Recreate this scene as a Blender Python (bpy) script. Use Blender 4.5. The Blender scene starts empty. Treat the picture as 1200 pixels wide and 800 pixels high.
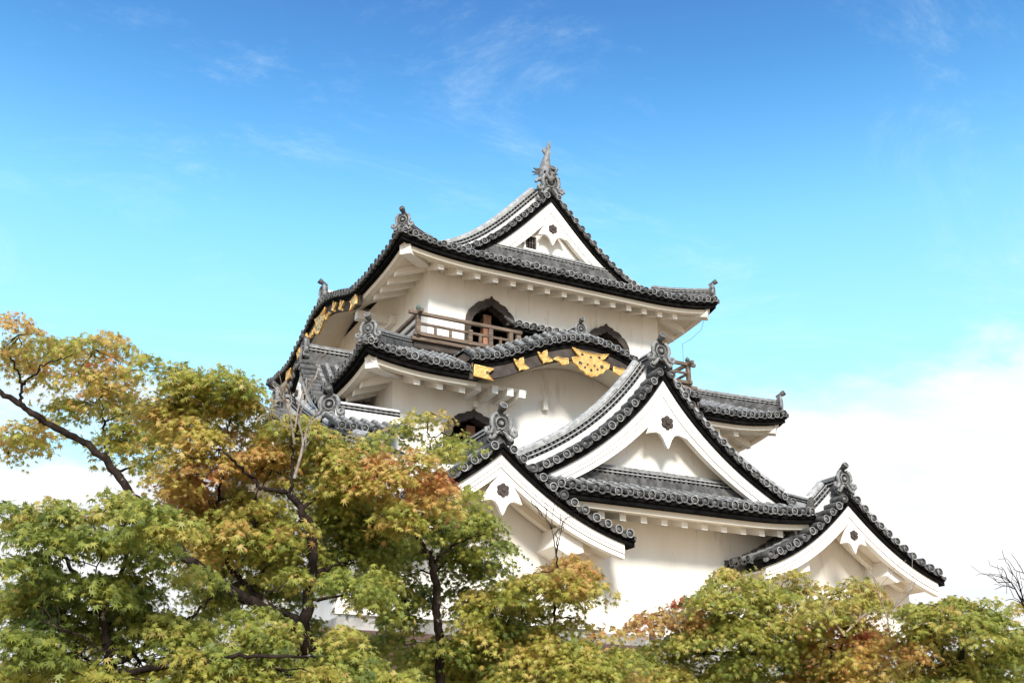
import bpy, math, random
import numpy as np
from mathutils import Vector
from mathutils.geometry import tessellate_polygon

rnd = random.Random(7)
nr = np.random.default_rng(11)
R = math.radians
SC = bpy.context.scene
COL = SC.collection

# ------------------------------------------------------------------ camera
CAM_LOC = np.array([-16.05, -29.10, -14.61])
PITCH, YAW, FPX = R(21.78), R(26.7), 1252.5      # focal length in pixels of a 1200 wide picture
cd = bpy.data.cameras.new('camera')
cd.sensor_fit = 'HORIZONTAL'; cd.sensor_width = 36.0
cd.lens = FPX / 1200 * 36
cd.clip_start = 0.1; cd.clip_end = 5000
cam = bpy.data.objects.new('camera', cd); COL.objects.link(cam)
cam.location = CAM_LOC
cam.rotation_euler = (R(90) + PITCH, 0, -YAW)
SC.camera = cam

# ------------------------------------------------------------------ light
SUN_ELEV, SUN_AZ = R(37), R(198)      # azimuth measured clockwise from +Y: the sun stands in front of the keep
SUN_STRENGTH, SUN_ANGLE = 1.5, R(14)
SKY_STRENGTH, EXPOSURE = 0.055, 2.1
W = bpy.data.worlds.new('World'); SC.world = W; W.use_nodes = True
def world():
    nt = W.node_tree; N = nt.nodes; L = nt.links; N.clear()
    def nd(t, **k):
        n = N.new(t)
        for a, b in k.items(): setattr(n, a, b)
        return n
    def mth(op, a, b=None, clamp=False):
        n = nd('ShaderNodeMath', operation=op); n.use_clamp = clamp
        for i, x in enumerate((a, b)):
            if x is None: continue
            if isinstance(x, (int, float)): n.inputs[i].default_value = x
            else: L.new(x, n.inputs[i])
        return n.outputs[0]
    def mix(fac, a, b):
        n = nd('ShaderNodeMix', data_type='RGBA'); n.clamp_factor = True
        for s, x in (('Factor', fac), ('A', a), ('B', b)):
            i = n.inputs[0] if s == 'Factor' else n.inputs[6 if s == 'A' else 7]
            if isinstance(x, (int, float)): i.default_value = x
            elif isinstance(x, tuple): i.default_value = x
            else: L.new(x, i)
        return n.outputs[2]
    sky = nd('ShaderNodeTexSky', sky_type='NISHITA', sun_disc=False)
    sky.sun_elevation = SUN_ELEV; sky.sun_rotation = SUN_AZ
    sky.air_density = 1.0; sky.dust_density = 0.3; sky.ozone_density = 1.4
    hsv = nd('ShaderNodeHueSaturation'); L.new(sky.outputs[0], hsv.inputs['Color'])
    hsv.inputs['Hue'].default_value = 0.487; hsv.inputs['Saturation'].default_value = 1.2; hsv.inputs['Value'].default_value = 1.28
    tint = nd('ShaderNodeMix', data_type='RGBA', blend_type='MULTIPLY'); tint.inputs[0].default_value = 1.0
    L.new(hsv.outputs[0], tint.inputs[6]); 
    tc = nd('ShaderNodeTexCoord')
    sep = nd('ShaderNodeSeparateXYZ'); L.new(tc.outputs['Generated'], sep.inputs[0])
    z = sep.outputs[2]
    tr = nd('ShaderNodeMapRange'); L.new(z, tr.inputs[0]); tr.inputs[1].default_value = 0.46; tr.inputs[2].default_value = 0.64
    L.new(mix(tr.outputs[0], (0.82, 1.18, 1.22, 1), (0.56, 0.67, 0.88, 1)), tint.inputs[7])
    # project the direction on a high cloud layer
    zc = mth('ADD', mth('MAXIMUM', z, 0.0), 0.12)
    comb = nd('ShaderNodeCombineXYZ')
    L.new(mth('DIVIDE', sep.outputs[0], zc), comb.inputs[0]); L.new(mth('DIVIDE', sep.outputs[1], zc), comb.inputs[1])
    def noise(scale, detail, rough, dist, loc, sc):
        mp = nd('ShaderNodeMapping'); L.new(comb.outputs[0], mp.inputs[0])
        mp.inputs['Location'].default_value = loc; mp.inputs['Scale'].default_value = sc; mp.inputs['Rotation'].default_value = (0, 0, R(25))
        n = nd('ShaderNodeTexNoise'); L.new(mp.outputs[0], n.inputs['Vector'])
        n.inputs['Scale'].default_value = scale; n.inputs['Detail'].default_value = detail
        n.inputs['Roughness'].default_value = rough; n.inputs['Distortion'].default_value = dist
        return n.outputs['Fac']
    def ramp(x, a, b):
        n = nd('ShaderNodeMapRange', interpolation_type='SMOOTHSTEP'); L.new(x, n.inputs[0])
        n.inputs[1].default_value = a; n.inputs[2].default_value = b
        return n.outputs[0]
    big = noise(0.9, 8, 0.62, 0.4, (3.1, 1.7, 0), (1, 1.5, 1))
    wisp = noise(1.9, 9, 0.74, 0.8, (4.3, 9.1, 0), (1.0, 1.5, 1))
    # bank of cloud low in the sky (denser towards the horizon), thin wisps above
    side = mth('SUBTRACT', mth('MULTIPLY', sep.outputs[0], 0.30), mth('MULTIPLY', sep.outputs[1], 0.15))
    low = mth('ADD', mth('SUBTRACT', 0.378, z), mth('MULTIPLY', side, 0.16))
    bank = ramp(mth('ADD', mth('MULTIPLY', low, 3.2), mth('MULTIPLY', mth('SUBTRACT', big, 0.5), 1.9)), 0.04, 0.42)
    wis = mth('MULTIPLY', ramp(wisp, 0.50, 0.85), 0.34)
    veil = mth('MULTIPLY', ramp(z, 0.60, 0.22), 0.58)
    cyan = mix(veil, tint.outputs[2], (3.3, 4.7, 5.0, 1))
    c1 = mix(wis, cyan, (4.2, 5.0, 5.3, 1))
    puff = noise(2.6, 7, 0.6, 0.3, (7.7, 2.2, 0), (1, 1.6, 1))
    c2 = mix(bank, c1, mix(ramp(puff, 0.35, 0.60), (4.1, 4.25, 4.4, 1), (4.8, 4.8, 4.8, 1)))
    bg = nd('ShaderNodeBackground'); L.new(c2, bg.inputs[0]); bg.inputs[1].default_value = SKY_STRENGTH
    out = nd('ShaderNodeOutputWorld'); L.new(bg.outputs[0], out.inputs[0])
world()
sd = bpy.data.lights.new('sun', 'SUN'); sd.energy = SUN_STRENGTH; sd.angle = SUN_ANGLE; sd.color = (1.0, 0.95, 0.87)
sun = bpy.data.objects.new('sun', sd); COL.objects.link(sun)
sv = Vector((math.sin(SUN_AZ) * math.cos(SUN_ELEV), math.cos(SUN_AZ) * math.cos(SUN_ELEV), math.sin(SUN_ELEV)))
sun.rotation_euler = sv.to_track_quat('Z', 'Y').to_euler()
SC.view_settings.view_transform = 'Standard'; SC.view_settings.look = 'None'
SC.view_settings.exposure = EXPOSURE; SC.view_settings.gamma = 1.0
SC.view_settings.use_curve_mapping = False
SC.render.engine = 'CYCLES'

# ------------------------------------------------------------------ materials
def material(name, c1, c2, scale=3.0, rough=0.8, detail=5, bump=0.0, bscale=None, metallic=0.0, spec=0.3, lo=0.35, hi=0.65, stretch=(1, 1, 1), extra=None):
    m = bpy.data.materials.new(name); m.use_nodes = True
    nt = m.node_tree; N = nt.nodes; L = nt.links
    b = N['Principled BSDF']
    tc = N.new('ShaderNodeTexCoord'); mp = N.new('ShaderNodeMapping'); mp.inputs['Scale'].default_value = stretch
    L.new(tc.outputs['Object'], mp.inputs[0])
    no = N.new('ShaderNodeTexNoise'); no.inputs['Scale'].default_value = scale; no.inputs['Detail'].default_value = detail; no.inputs['Roughness'].default_value = 0.62
    L.new(mp.outputs[0], no.inputs['Vector'])
    cr = N.new('ShaderNodeValToRGB'); cr.color_ramp.elements[0].position = lo; cr.color_ramp.elements[1].position = hi
    cr.color_ramp.elements[0].color = (*c1, 1); cr.color_ramp.elements[1].color = (*c2, 1)
    L.new(no.outputs['Fac'], cr.inputs[0])
    src = cr.outputs[0]
    if extra:                                          # second blotch colour: (colour, scale, lo, hi)
        n2 = N.new('ShaderNodeTexNoise'); n2.inputs['Scale'].default_value = extra[1]; n2.inputs['Detail'].default_value = 6; n2.inputs['Roughness'].default_value = 0.7
        L.new(mp.outputs[0], n2.inputs['Vector'])
        r2 = N.new('ShaderNodeMapRange'); r2.inputs[1].default_value = extra[2]; r2.inputs[2].default_value = extra[3]
        L.new(n2.outputs['Fac'], r2.inputs[0])
        mx = N.new('ShaderNodeMix'); mx.data_type = 'RGBA'
        L.new(r2.outputs[0], mx.inputs[0]); L.new(src, mx.inputs[6]); mx.inputs[7].default_value = (*extra[0], 1)
        src = mx.outputs[2]
    L.new(src, b.inputs['Base Color'])
    b.inputs['Roughness'].default_value = rough; b.inputs['Metallic'].default_value = metallic
    b.inputs['Specular IOR Level'].default_value = spec
    if bump:
        bn = N.new('ShaderNodeTexNoise'); bn.inputs['Scale'].default_value = bscale or scale * 4; bn.inputs['Detail'].default_value = 4
        L.new(mp.outputs[0], bn.inputs['Vector'])
        bp = N.new('ShaderNodeBump'); bp.inputs['Strength'].default_value = bump; bp.inputs['Distance'].default_value = 0.03
        L.new(bn.outputs['Fac'], bp.inputs['Height']); L.new(bp.outputs[0], b.inputs['Normal'])
    return m
M = {}
M['plaster'] = material('lime_plaster', (0.79, 0.73, 0.645), (0.85, 0.805, 0.73), 0.9, 0.92, 7, 0.08, 5, spec=0.1, stretch=(1.6, 1.6, .32), extra=((0.47, 0.42, 0.35), 1.9, 0.56, 0.82))
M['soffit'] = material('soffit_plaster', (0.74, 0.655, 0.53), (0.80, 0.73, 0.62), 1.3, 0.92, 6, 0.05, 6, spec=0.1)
M['groove'] = material('bargeboard_groove', (0.10, 0.085, 0.07), (0.22, 0.19, 0.16), 6, 0.9)
M['tile'] = material('smoked_clay_tile', (0.045, 0.043, 0.040), (0.135, 0.130, 0.122), 5.0, 0.7, 6, 0.25, 30, spec=0.15, extra=((0.30, 0.29, 0.27), 16, 0.58, 0.74))
M['tile_pale'] = material('weathered_highlit_tile', (0.12, 0.118, 0.112), (0.28, 0.275, 0.26), 9.0, 0.6, 5, 0.2, 30, spec=0.3, extra=((0.05, 0.05, 0.05), 13, 0.55, 0.68))  # pale weathered tile; on the roll crests it serves as painted highlight
M['tile_rim'] = material('worn_highlit_tile_rim', (0.22, 0.215, 0.205), (0.42, 0.41, 0.385), 7.0, 0.7, 5, 0.1, 30, spec=0.2, extra=((0.08, 0.08, 0.08), 9, 0.56, 0.68))  # wear plus a bright edge highlight put into the colour
M['tile_pan'] = material('shaded_pan_tile', (0.018, 0.018, 0.018), (0.06, 0.058, 0.055), 6, 0.8, 5, 0.2, 30, spec=0.1)  # shade of the hollows between the rolls is put into this colour
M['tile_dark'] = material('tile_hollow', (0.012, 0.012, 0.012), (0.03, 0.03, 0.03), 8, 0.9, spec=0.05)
M['capping'] = material('plastered_ridge_cap', (0.50, 0.48, 0.45), (0.76, 0.73, 0.68), 4.0, 0.85, 7, extra=((0.13, 0.13, 0.125), 9, 0.56, 0.70), stretch=(1, 1, 2.5))
M['black'] = material('black_eave_board', (0.003, 0.003, 0.003), (0.010, 0.009, 0.008), 4, 0.95, spec=0.03)
M['board'] = material('dark_lacquered_board', (0.045, 0.036, 0.031), (0.085, 0.068, 0.058), 3, 0.75, 5, 0.1, spec=0.1)
M['wood'] = material('weathered_timber', (0.075, 0.050, 0.034), (0.21, 0.150, 0.104), 4, 0.8, 6, 0.3, 20, stretch=(0.6, 3, 6))
M['redwood'] = material('reddish_post', (0.30, 0.13, 0.07), (0.42, 0.22, 0.13), 4, 0.7, 5, 0.2)
M['bronze'] = material('green_bronze_cap', (0.07, 0.10, 0.09), (0.16, 0.22, 0.19), 8, 0.5, metallic=0.4)
M['gold'] = material('gilt_fitting', (0.60, 0.34, 0.085), (0.80, 0.52, 0.18), 6, 0.42, 4, 0.5, 14, metallic=0.55, spec=0.6, extra=((0.35, 0.19, 0.05), 9, 0.58, 0.72))
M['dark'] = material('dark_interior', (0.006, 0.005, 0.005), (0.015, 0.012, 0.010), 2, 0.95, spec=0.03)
M['fence'] = material('brown_fence_paint', (0.06, 0.034, 0.026), (0.12, 0.07, 0.055), 3, 0.75, 5, 0.2)
M['stone'] = material('castle_stone', (0.16, 0.15, 0.13), (0.36, 0.33, 0.29), 1.6, 0.95, 8, 0.6, 3)
M['earth'] = material('warm_gravel', (0.36, 0.255, 0.145), (0.46, 0.345, 0.21), 0.4, 0.95, 8, 0.5, 6)  # pale warm gravel tone, chosen to bounce warm light onto the soffits
M['bark'] = material('lichened_bark', (0.010, 0.007, 0.006), (0.040, 0.029, 0.023), 9, 0.95, 6, 0.8, 30, spec=0.03, stretch=(1, 1, 0.5), extra=((0.36, 0.33, 0.27), 8, 0.61, 0.67))
M['pale_bark'] = material('pale_dead_bark', (0.20, 0.15, 0.12), (0.45, 0.39, 0.33), 8, 0.95, 6, 0.4, 30, spec=0.1)

def leaf_material():
    m = bpy.data.materials.new('maple_leaf'); m.use_nodes = True
    nt = m.node_tree; N = nt.nodes; L = nt.links; N.clear()
    at = N.new('ShaderNodeAttribute'); at.attribute_name = 'tint'
    cr = N.new('ShaderNodeValToRGB'); e = cr.color_ramp.elements
    e[0].position = 0.0; e[0].color = (0.125, 0.165, 0.036, 1)
    e[1].position = 1.0; e[1].color = (0.46, 0.095, 0.065, 1)
    for p, c in ((0.20, (0.275, 0.310, 0.060)), (0.40, (0.47, 0.440, 0.092)), (0.58, (0.58, 0.430, 0.125)), (0.78, (0.60, 0.335, 0.115)), (0.90, (0.55, 0.210, 0.080))):
        x = e.new(p); x.color = (*c, 1)
    L.new(at.outputs['Fac'], cr.inputs[0])
    b = N.new('ShaderNodeBsdfPrincipled'); b.inputs['Roughness'].default_value = 0.5; b.inputs['Specular IOR Level'].default_value = 0.35
    L.new(cr.outputs[0], b.inputs['Base Color'])
    t = N.new('ShaderNodeBsdfTranslucent'); L.new(cr.outputs[0], t.inputs[0])
    mx = N.new('ShaderNodeMixShader'); mx.inputs[0].default_value = 0.52
    L.new(b.outputs[0], mx.inputs[1]); L.new(t.outputs[0], mx.inputs[2])
    o = N.new('ShaderNodeOutputMaterial'); L.new(mx.outputs[0], o.inputs[0])
    return m
M['leaf'] = leaf_material()

# ------------------------------------------------------------------ mesh tools
class MB:
    def __init__(s): s.v = []; s.f = []; s.m = []; s.sm = []; s.mats = []
    def mi(s, k):
        if k not in s.mats: s.mats.append(k)
        return s.mats.index(k)
    def add(s, vs, fs, mat, smooth=False):
        o = len(s.v); s.v.extend([tuple(map(float, p)) for p in vs])
        ml = mat if isinstance(mat, list) else [mat] * len(fs)
        for f, mm in zip(fs, ml):
            s.f.append([i + o for i in f]); s.m.append(s.mi(mm)); s.sm.append(smooth)
    def build(s, name, parent=None):
        me = bpy.data.meshes.new(name); me.from_pydata(s.v, [], s.f)
        for k in s.mats: me.materials.append(M[k])
        me.polygons.foreach_set('material_index', s.m); me.polygons.foreach_set('use_smooth', s.sm)
        me.update()
        o = bpy.data.objects.new(name, me); COL.objects.link(o)
        if parent: o.parent = parent
        return o
    # -- shapes
    def box(s, fr, a0, a1, b0, b1, c0, c1, mat):
        vs = [fr(a, b, c) for c in (c0, c1) for b in (b0, b1) for a in (a0, a1)]
        s.add(vs, [(0, 2, 3, 1), (4, 5, 7, 6), (0, 1, 5, 4), (2, 6, 7, 3), (0, 4, 6, 2), (1, 3, 7, 5)], mat)
    def beam(s, p, q, w, h, mat, up=(0, 0, 1)):
        p = np.array(p, float); q = np.array(q, float); t = q - p; t /= np.linalg.norm(t)
        r = np.cross(t, up); r /= np.linalg.norm(r); u = np.cross(r, t)
        vs = [x + r * i * w / 2 + u * j * h / 2 for x in (p, q) for i, j in ((-1, -1), (1, -1), (1, 1), (-1, 1))]
        s.add(vs, [(0, 1, 2, 3), (7, 6, 5, 4), (0, 4, 5, 1), (1, 5, 6, 2), (2, 6, 7, 3), (3, 7, 4, 0)], mat)
    def tube(s, pts, rad, n=6, mat='bark', caps=True, smooth=True):
        P = np.array(pts, float); m = len(P)
        if np.isscalar(rad): rad = [rad] * m
        T = np.gradient(P, axis=0); T /= np.linalg.norm(T, axis=1)[:, None] + 1e-9
        r = np.cross(T[0], (0.31, 0.17, 0.93)); r /= np.linalg.norm(r)
        an = np.arange(n) * 2 * math.pi / n; vs = []
        for i in range(m):
            r = r - T[i] * (r @ T[i]); r /= np.linalg.norm(r) + 1e-9; u = np.cross(T[i], r)
            vs.append(P[i] + rad[i] * (np.cos(an)[:, None] * r + np.sin(an)[:, None] * u))
        vs = np.concatenate(vs)
        fs = [(i * n + j, i * n + (j + 1) % n, (i + 1) * n + (j + 1) % n, (i + 1) * n + j) for i in range(m - 1) for j in range(n)]
        s.add(vs, fs, mat, smooth)
        if caps: s.add(vs[:n], [tuple(range(n))[::-1]], mat); s.add(vs[-n:], [tuple(range(n))], mat)
    def lathe(s, c, ax, prof, n=12, mats=None, up=(0, 0, 1), smooth=False):
        """prof: (offset along ax, radius); mats per segment"""
        c = np.array(c, float); ax = np.array(ax, float); ax /= np.linalg.norm(ax)
        r = np.cross(ax, up)
        if np.linalg.norm(r) < 1e-4: r = np.cross(ax, (1, 0, 0))
        r /= np.linalg.norm(r); u = np.cross(r, ax)
        an = np.arange(n) * 2 * math.pi / n
        vs = np.concatenate([c + ax * o + q * (np.cos(an)[:, None] * r + np.sin(an)[:, None] * u) for o, q in prof])
        for k in range(len(prof) - 1):
            s.add(vs[k * n:(k + 2) * n], [(j, j + n, (j + 1) % n + n, (j + 1) % n) for j in range(n)], mats[k], smooth)
    def prism(s, fr, poly, b0, b1, mat, side=None):
        n = len(poly)
        vs = [fr(a, b0, c) for a, c in poly] + [fr(a, b1, c) for a, c in poly]
        tri = tessellate_polygon([[Vector((a, c, 0)) for a, c in poly]])
        s.add(vs, [t for t in tri] + [tuple(i + n for i in t[::-1]) for t in tri], mat)
        s.add(vs, [(i, (i + 1) % n, (i + 1) % n + n, i + n) for i in range(n)], side or mat)
    def cap_disc(s, c, ax, r):
        """round end tile: worn rim with a painted bright ring, hollow, boss"""
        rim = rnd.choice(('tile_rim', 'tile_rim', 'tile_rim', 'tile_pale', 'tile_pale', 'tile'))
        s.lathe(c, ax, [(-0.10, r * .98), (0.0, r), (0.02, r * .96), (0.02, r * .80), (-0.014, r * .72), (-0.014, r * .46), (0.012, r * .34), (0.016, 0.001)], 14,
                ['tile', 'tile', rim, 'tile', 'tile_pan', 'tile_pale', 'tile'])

def frame(o, ex, ey):
    o = np.array(o, float); ex = np.array(ex, float); ey = np.array(ey, float); ez = np.array((0, 0, 1.0))
    f = lambda a, b, c: o + ex * a + ey * b + ez * c
    f.o = o; f.ex = ex; f.ey = ey
    return f
FRONT = ((1, 0, 0), (0, 1, 0)); LEFT = ((0, -1, 0), (1, 0, 0)); RIGHT = ((0, 1, 0), (-1, 0, 0)); BACK = ((-1, 0, 0), (0, -1, 0))
ID = frame((0, 0, 0), *FRONT)

def sweep(mb, rings, mats, closed=True, caps=True, capmat=None):
    """rings: list of lists of points (same length); mats per profile segment"""
    n = len(rings[0]); m = len(rings)
    vs = [p for r in rings for p in r]
    fs = []; ml = []
    for i in range(m - 1):
        for j in range(n if closed else n - 1):
            k = (j + 1) % n
            fs.append((i * n + j, i * n + k, (i + 1) * n + k, (i + 1) * n + j)); ml.append(mats[j] if isinstance(mats, list) else mats)
    mb.add(vs, fs, ml)
    if caps and closed:
        cm = capmat or (mats[0] if isinstance(mats, list) else mats)
        mb.add(rings[0], [tuple(range(n))[::-1]], cm); mb.add(rings[-1], [tuple(range(n))], cm)

def eave_sweep(mb, fr, ze, a0, a1, prof, mat, mL=True, mR=True, step=0.35, jit=0):
    n = max(2, int((a1 - a0) / step)); rings = []
    for i in range(n + 1):
        a = a0 + (a1 - a0) * i / n; ring = []
        for b, c in prof:
            aa = a
            if mL: aa = max(aa, a0 + b)
            if mR: aa = min(aa, a1 - b)
            ring.append(fr(aa, b, ze(a) + c))
        rings.append(ring)
    sweep(mb, rings, mat)

SP = 0.325
def tiled(mb, P, a0, a1, dmax, sp=SP, course=0.30, caps=True, out=None, dstart=0.0, sag=True):
    """tile sheet: P(a, d) -> point; d measured from the eave up the slope; dmax(a) upper limit"""
    n = max(1, round((a1 - a0) / sp)); w = (a1 - a0) / n
    offs = [(-.5, 0.0), (-.36, .004), (-.30, .05), (-.20, .105), (0, .135), (.20, .105), (.30, .05), (.36, .004)]
    cols = [(a0 + (i + .5 + o) * w, h) for i in range(n) for o, h in offs] + [(a1, 0.0)]
    D = max(dmax(a) for a, _ in cols)
    rows = []
    k = dstart
    while k < D:
        rows.append((k, .032)); rows.append((min(k + course - .01, D), 0.0)); k += course
    nc = len(cols); vs = []; dm_ = [dmax(a) for a, _ in cols]
    for d, h in rows:
        for a, c in cols:
            dm = dmax(a); dd = min(d, dm)
            p = np.array(P(a, dd)); p[2] += c + h * (1.0 if c > .02 else .6); vs.append(p)
    fs = []; ml_ = []
    for r in range(len(rows) - 1):
        for c in range(nc - 1):
            d0, d1 = dm_[c], dm_[c + 1]
            if rows[r][0] >= (max(d0, d1) if abs(d0 - d1) < .7 else min(d0, d1)): continue
            fs.append((r * nc + c, r * nc + c + 1, (r + 1) * nc + c + 1, (r + 1) * nc + c)); ml_.append('tile_pale' if 3 <= c % 8 <= 4 else 'tile' if 2 <= c % 8 <= 5 else 'tile_pan')  # pale crests and dark pans: highlight and shade painted across each roll
    mb.add(vs, fs, ml_)
    if caps:
        o = np.array(out, float)
        for i in range(n):
            a = a0 + (i + .5) * w
            if dmax(a) < dstart + 0.02: continue
            p = np.array(P(a, dstart)); p[2] += .055
            j = rnd.uniform(-.025, .025); p = p + o * (.03 + j); p[2] += rnd.uniform(-.014, .014)
            mb.cap_disc(p, o + np.array((rnd.uniform(-.05, .05), rnd.uniform(-.05, .05), -.12 + rnd.uniform(-.09, .09))), .112 * rnd.uniform(.93, 1.05))
        for i in range(n + 1):                      # drooping lips of the pan tiles between the round ends
            am = a0 + i * w; row = []
            for t in np.linspace(-.36, .36, 5):
                a = min(max(am + t * w, a0), a1)
                p = np.array(P(a, dstart)); s = .075 * (1 - (t / .36) ** 2)
                row.append((p + o * .05 + np.array((0, 0, .015 - s)), p + o * .05 + np.array((0, 0, -.035 - s * .9)), p - o * .06 + np.array((0, 0, .015 - s)), p - o * .06 + np.array((0, 0, -.035 - s * .9))))
            vs = [q for r4 in row for q in r4]; fs = []; ml = []
            for k in range(4):
                b = k * 4
                fs += [(b, b + 4, b + 5, b + 1), (b + 2, b + 6, b + 4, b), (b + 1, b + 5, b + 7, b + 3)]; ml += ['tile', 'tile', 'tile']
            mb.add(vs, fs, ml)

def ridge_prof(w, h, base='capping', top='capping'):
    pts = [(w, -.25), (w, .30 * h), (w * .74, .30 * h), (w * .74, .44 * h), (w * 1.02, .44 * h), (w * 1.02, .50 * h), (w * .72, .50 * h), (w * .72, .64 * h), (w * .98, .64 * h), (w * .98, .70 * h), (w * .62, .71 * h), (w * .62, .84 * h), (w * .40, .95 * h)]
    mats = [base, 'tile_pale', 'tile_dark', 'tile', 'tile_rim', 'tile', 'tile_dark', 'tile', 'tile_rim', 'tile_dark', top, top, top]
    left = [(-x, y) for x, y in pts[::-1]]
    lm = mats[:-1][::-1]
    return pts + [(0, h)] + left, mats + [top] + lm + ['tile']
def ridge_path(mb, pts, w, h, bumps=True, base='capping', top='capping'):
    P = np.array(pts, float); T = np.gradient(P, axis=0)
    prof, mats = ridge_prof(w, h, base, top); rings = []
    for i in range(len(P)):
        t = T[i] / np.linalg.norm(T[i]); r = np.cross(t, (0, 0, 1)); r /= np.linalg.norm(r); u = np.cross(r, t)
        rings.append([P[i] + r * x + u * y for x, y in prof])
    sweep(mb, rings, mats, capmat='tile')
    if bumps:                                        # rows of little tile ends in the two hollow courses
        seg = np.linalg.norm(np.diff(P, axis=0), axis=1); L = seg.sum(); cum = np.concatenate([[0], np.cumsum(seg)])
        for s in np.arange(.08, L, .155):
            p = np.array([np.interp(s, cum, P[:, k]) for k in range(3)]); i = min(np.searchsorted(cum, s), len(P) - 1)
            t = T[i] / np.linalg.norm(T[i]); r = np.cross(t, (0, 0, 1)); r /= np.linalg.norm(r); u = np.cross(r, t)
            for sg in (-1, 1):
                for yy in (.37, .57):
                    mb.lathe(p + r * sg * w * .68 + u * yy * h, r * sg, [(0, .046), (w * .20, .044), (w * .20, .001)], 6, ['tile', 'tile'])

def onigawara(fr, parent, sc=1.0, name='ridge_end_tile'):
    """demon-tile ridge end; fr origin at its foot, faces -b"""
    mb = MB(); g = lambda a, b, c: fr(a * sc, b * sc, c * sc)
    body = [(-.30, -.05), (-.24, .20), (-.27, .42), (-.20, .62), (-.10, .72), (.10, .72), (.20, .62), (.27, .42), (.24, .20), (.30, -.05), (0, .10)]
    mb.prism(g, body, -.06, .10, 'tile')
    for s in (-1, 1):
        path = [(-.13, .70), (-.24, .64), (-.31, .50), (-.32, .36), (-.27, .24), (-.32, .10), (-.42, .04), (-.50, .10), (-.49, .20), (-.41, .22), (-.38, .15)]
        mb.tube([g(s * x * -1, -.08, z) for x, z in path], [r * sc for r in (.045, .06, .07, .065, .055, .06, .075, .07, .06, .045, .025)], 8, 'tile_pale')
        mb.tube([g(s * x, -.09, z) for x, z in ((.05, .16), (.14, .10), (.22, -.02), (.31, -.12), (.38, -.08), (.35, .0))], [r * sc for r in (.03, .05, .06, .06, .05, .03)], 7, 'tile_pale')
        mb.cap_disc(g(s * .34, -.05, -.12), g(0, -1, 0) - g(0, 0, 0), .10 * sc)
    c = g(0, -.07, .40); ax = g(0, -1, 0) - g(0, 0, 0)
    mb.lathe(c, ax, [(-.05, .20 * sc), (.03 * sc, .20 * sc), (.05 * sc, .17 * sc), (.01 * sc, .14 * sc), (.01 * sc, .09 * sc), (.06 * sc, .06 * sc), (.07 * sc, .001)], 14, ['tile', 'tile_pale', 'tile', 'tile_dark', 'tile', 'tile_pale'])
    mb.tube([g(-.13, -.08, .20), g(-.06, -.10, .24), (g(0, -.10, .20)), g(.06, -.10, .24), g(.13, -.08, .20)], .025 * sc, 6, 'tile_pale')
    ax2 = g(0, -1, .55) - g(0, 0, 0); ax2 = ax2 / np.linalg.norm(ax2)
    p0 = g(0, .12, .70); p1 = p0 + ax2 * .42 * sc
    mb.tube([p0, p1], [.085 * sc, .115 * sc], 12, 'tile')
    mb.cap_disc(p1, ax2, .125 * sc)
    return mb.build(name, parent)

def empty(name, loc=(0, 0, 0)):
    o = bpy.data.objects.new(name, None); COL.objects.link(o); o.location = loc; o.empty_display_size = .5
    return o

# ------------------------------------------------------------------ ground
def build_ground():
    mb = MB(); n = 40; xs = np.concatenate([[-900, -400, -200], np.linspace(-120, 120, n), [200, 400, 900]])
    k = len(xs); vs = []
    for y in xs:
        for x in xs:
            r = math.hypot(x, y - 4); z = -16.25 - .0 * r + .25 * math.sin(x * .21) * math.cos(y * .17) * min(1, 60 / (r + 1))
            vs.append((x, y, z - max(0, r - 60) * .04))
    mb.add(vs, [(j * k + i, j * k + i + 1, (j + 1) * k + i + 1, (j + 1) * k + i) for j in range(k - 1) for i in range(k - 1)], 'earth', True)
    o = mb.build('ground'); o['kind'] = 'structure'
build_ground()

# ================================================================== the keep
keep = empty('castle_keep', (0, 5, -16.2))
keep['label'] = 'white plastered three storey castle keep with grey tiled roofs and many gables above the maples'
keep['category'] = 'castle'
KEEP_SHIFT = np.array((0, -5, 16.2))
_b = MB.build
def kbuild(mb, name, parent=None, label=None):
    """link a mesh as a part of the keep (or as a sub-part of one of its parts)"""
    o = _b(mb, name, parent)
    if label: o['label'] = label
    return o
kroot = keep
def part(mb, name, label=None):
    o = kbuild(mb, name, keep, label); o.location = KEEP_SHIFT; return o

# ---- eave build-up shared by the hipped roofs
def eaves(roof, fr, ze, a0, a1, OH, mL=True, mR=True, rafters=True, gap=None, skip=(), sl=.36):
    mb = MB()
    eave_sweep(mb, fr, ze, a0, a1, [(.03, -.03), (.03, -.15), (.07, -.15), (.07, -.27), (.40, -.27), (.40, -.03)], 'black', mL, mR)
    mb.build('eave_board', roof)
    mb = MB()
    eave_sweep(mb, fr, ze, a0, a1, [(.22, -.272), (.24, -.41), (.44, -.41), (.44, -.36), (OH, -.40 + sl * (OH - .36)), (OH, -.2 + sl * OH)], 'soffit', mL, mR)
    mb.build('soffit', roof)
    if rafters:
        n = int((a1 - a0) / .62)
        for i in range(n):
            a = a0 + (i + .5) * (a1 - a0) / n
            e = min(OH, (a - a0 - .12) if mL else OH, (a1 - a - .12) if mR else OH)
            if e < 1.0 or any(x0 < a < x1 for x0, x1 in skip): continue
            mb = MB(); w = .095; z = ze(a)
            ring = lambda b, zz: [fr(a - w, b, zz + .06), fr(a + w, b, zz + .06), fr(a + w, b, zz - .20), fr(a - w, b, zz - .20)]
            sweep(mb, [ring(.46, z - .38), ring(e, z - .40 + sl * (e - .36))], 'plaster')
            mb.build('rafter', roof)
def hip_rafter(roof, p, q):
    mb = MB(); mb.beam(p, q, .36, .36, 'plaster'); mb.build('hip_rafter', roof)

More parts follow.
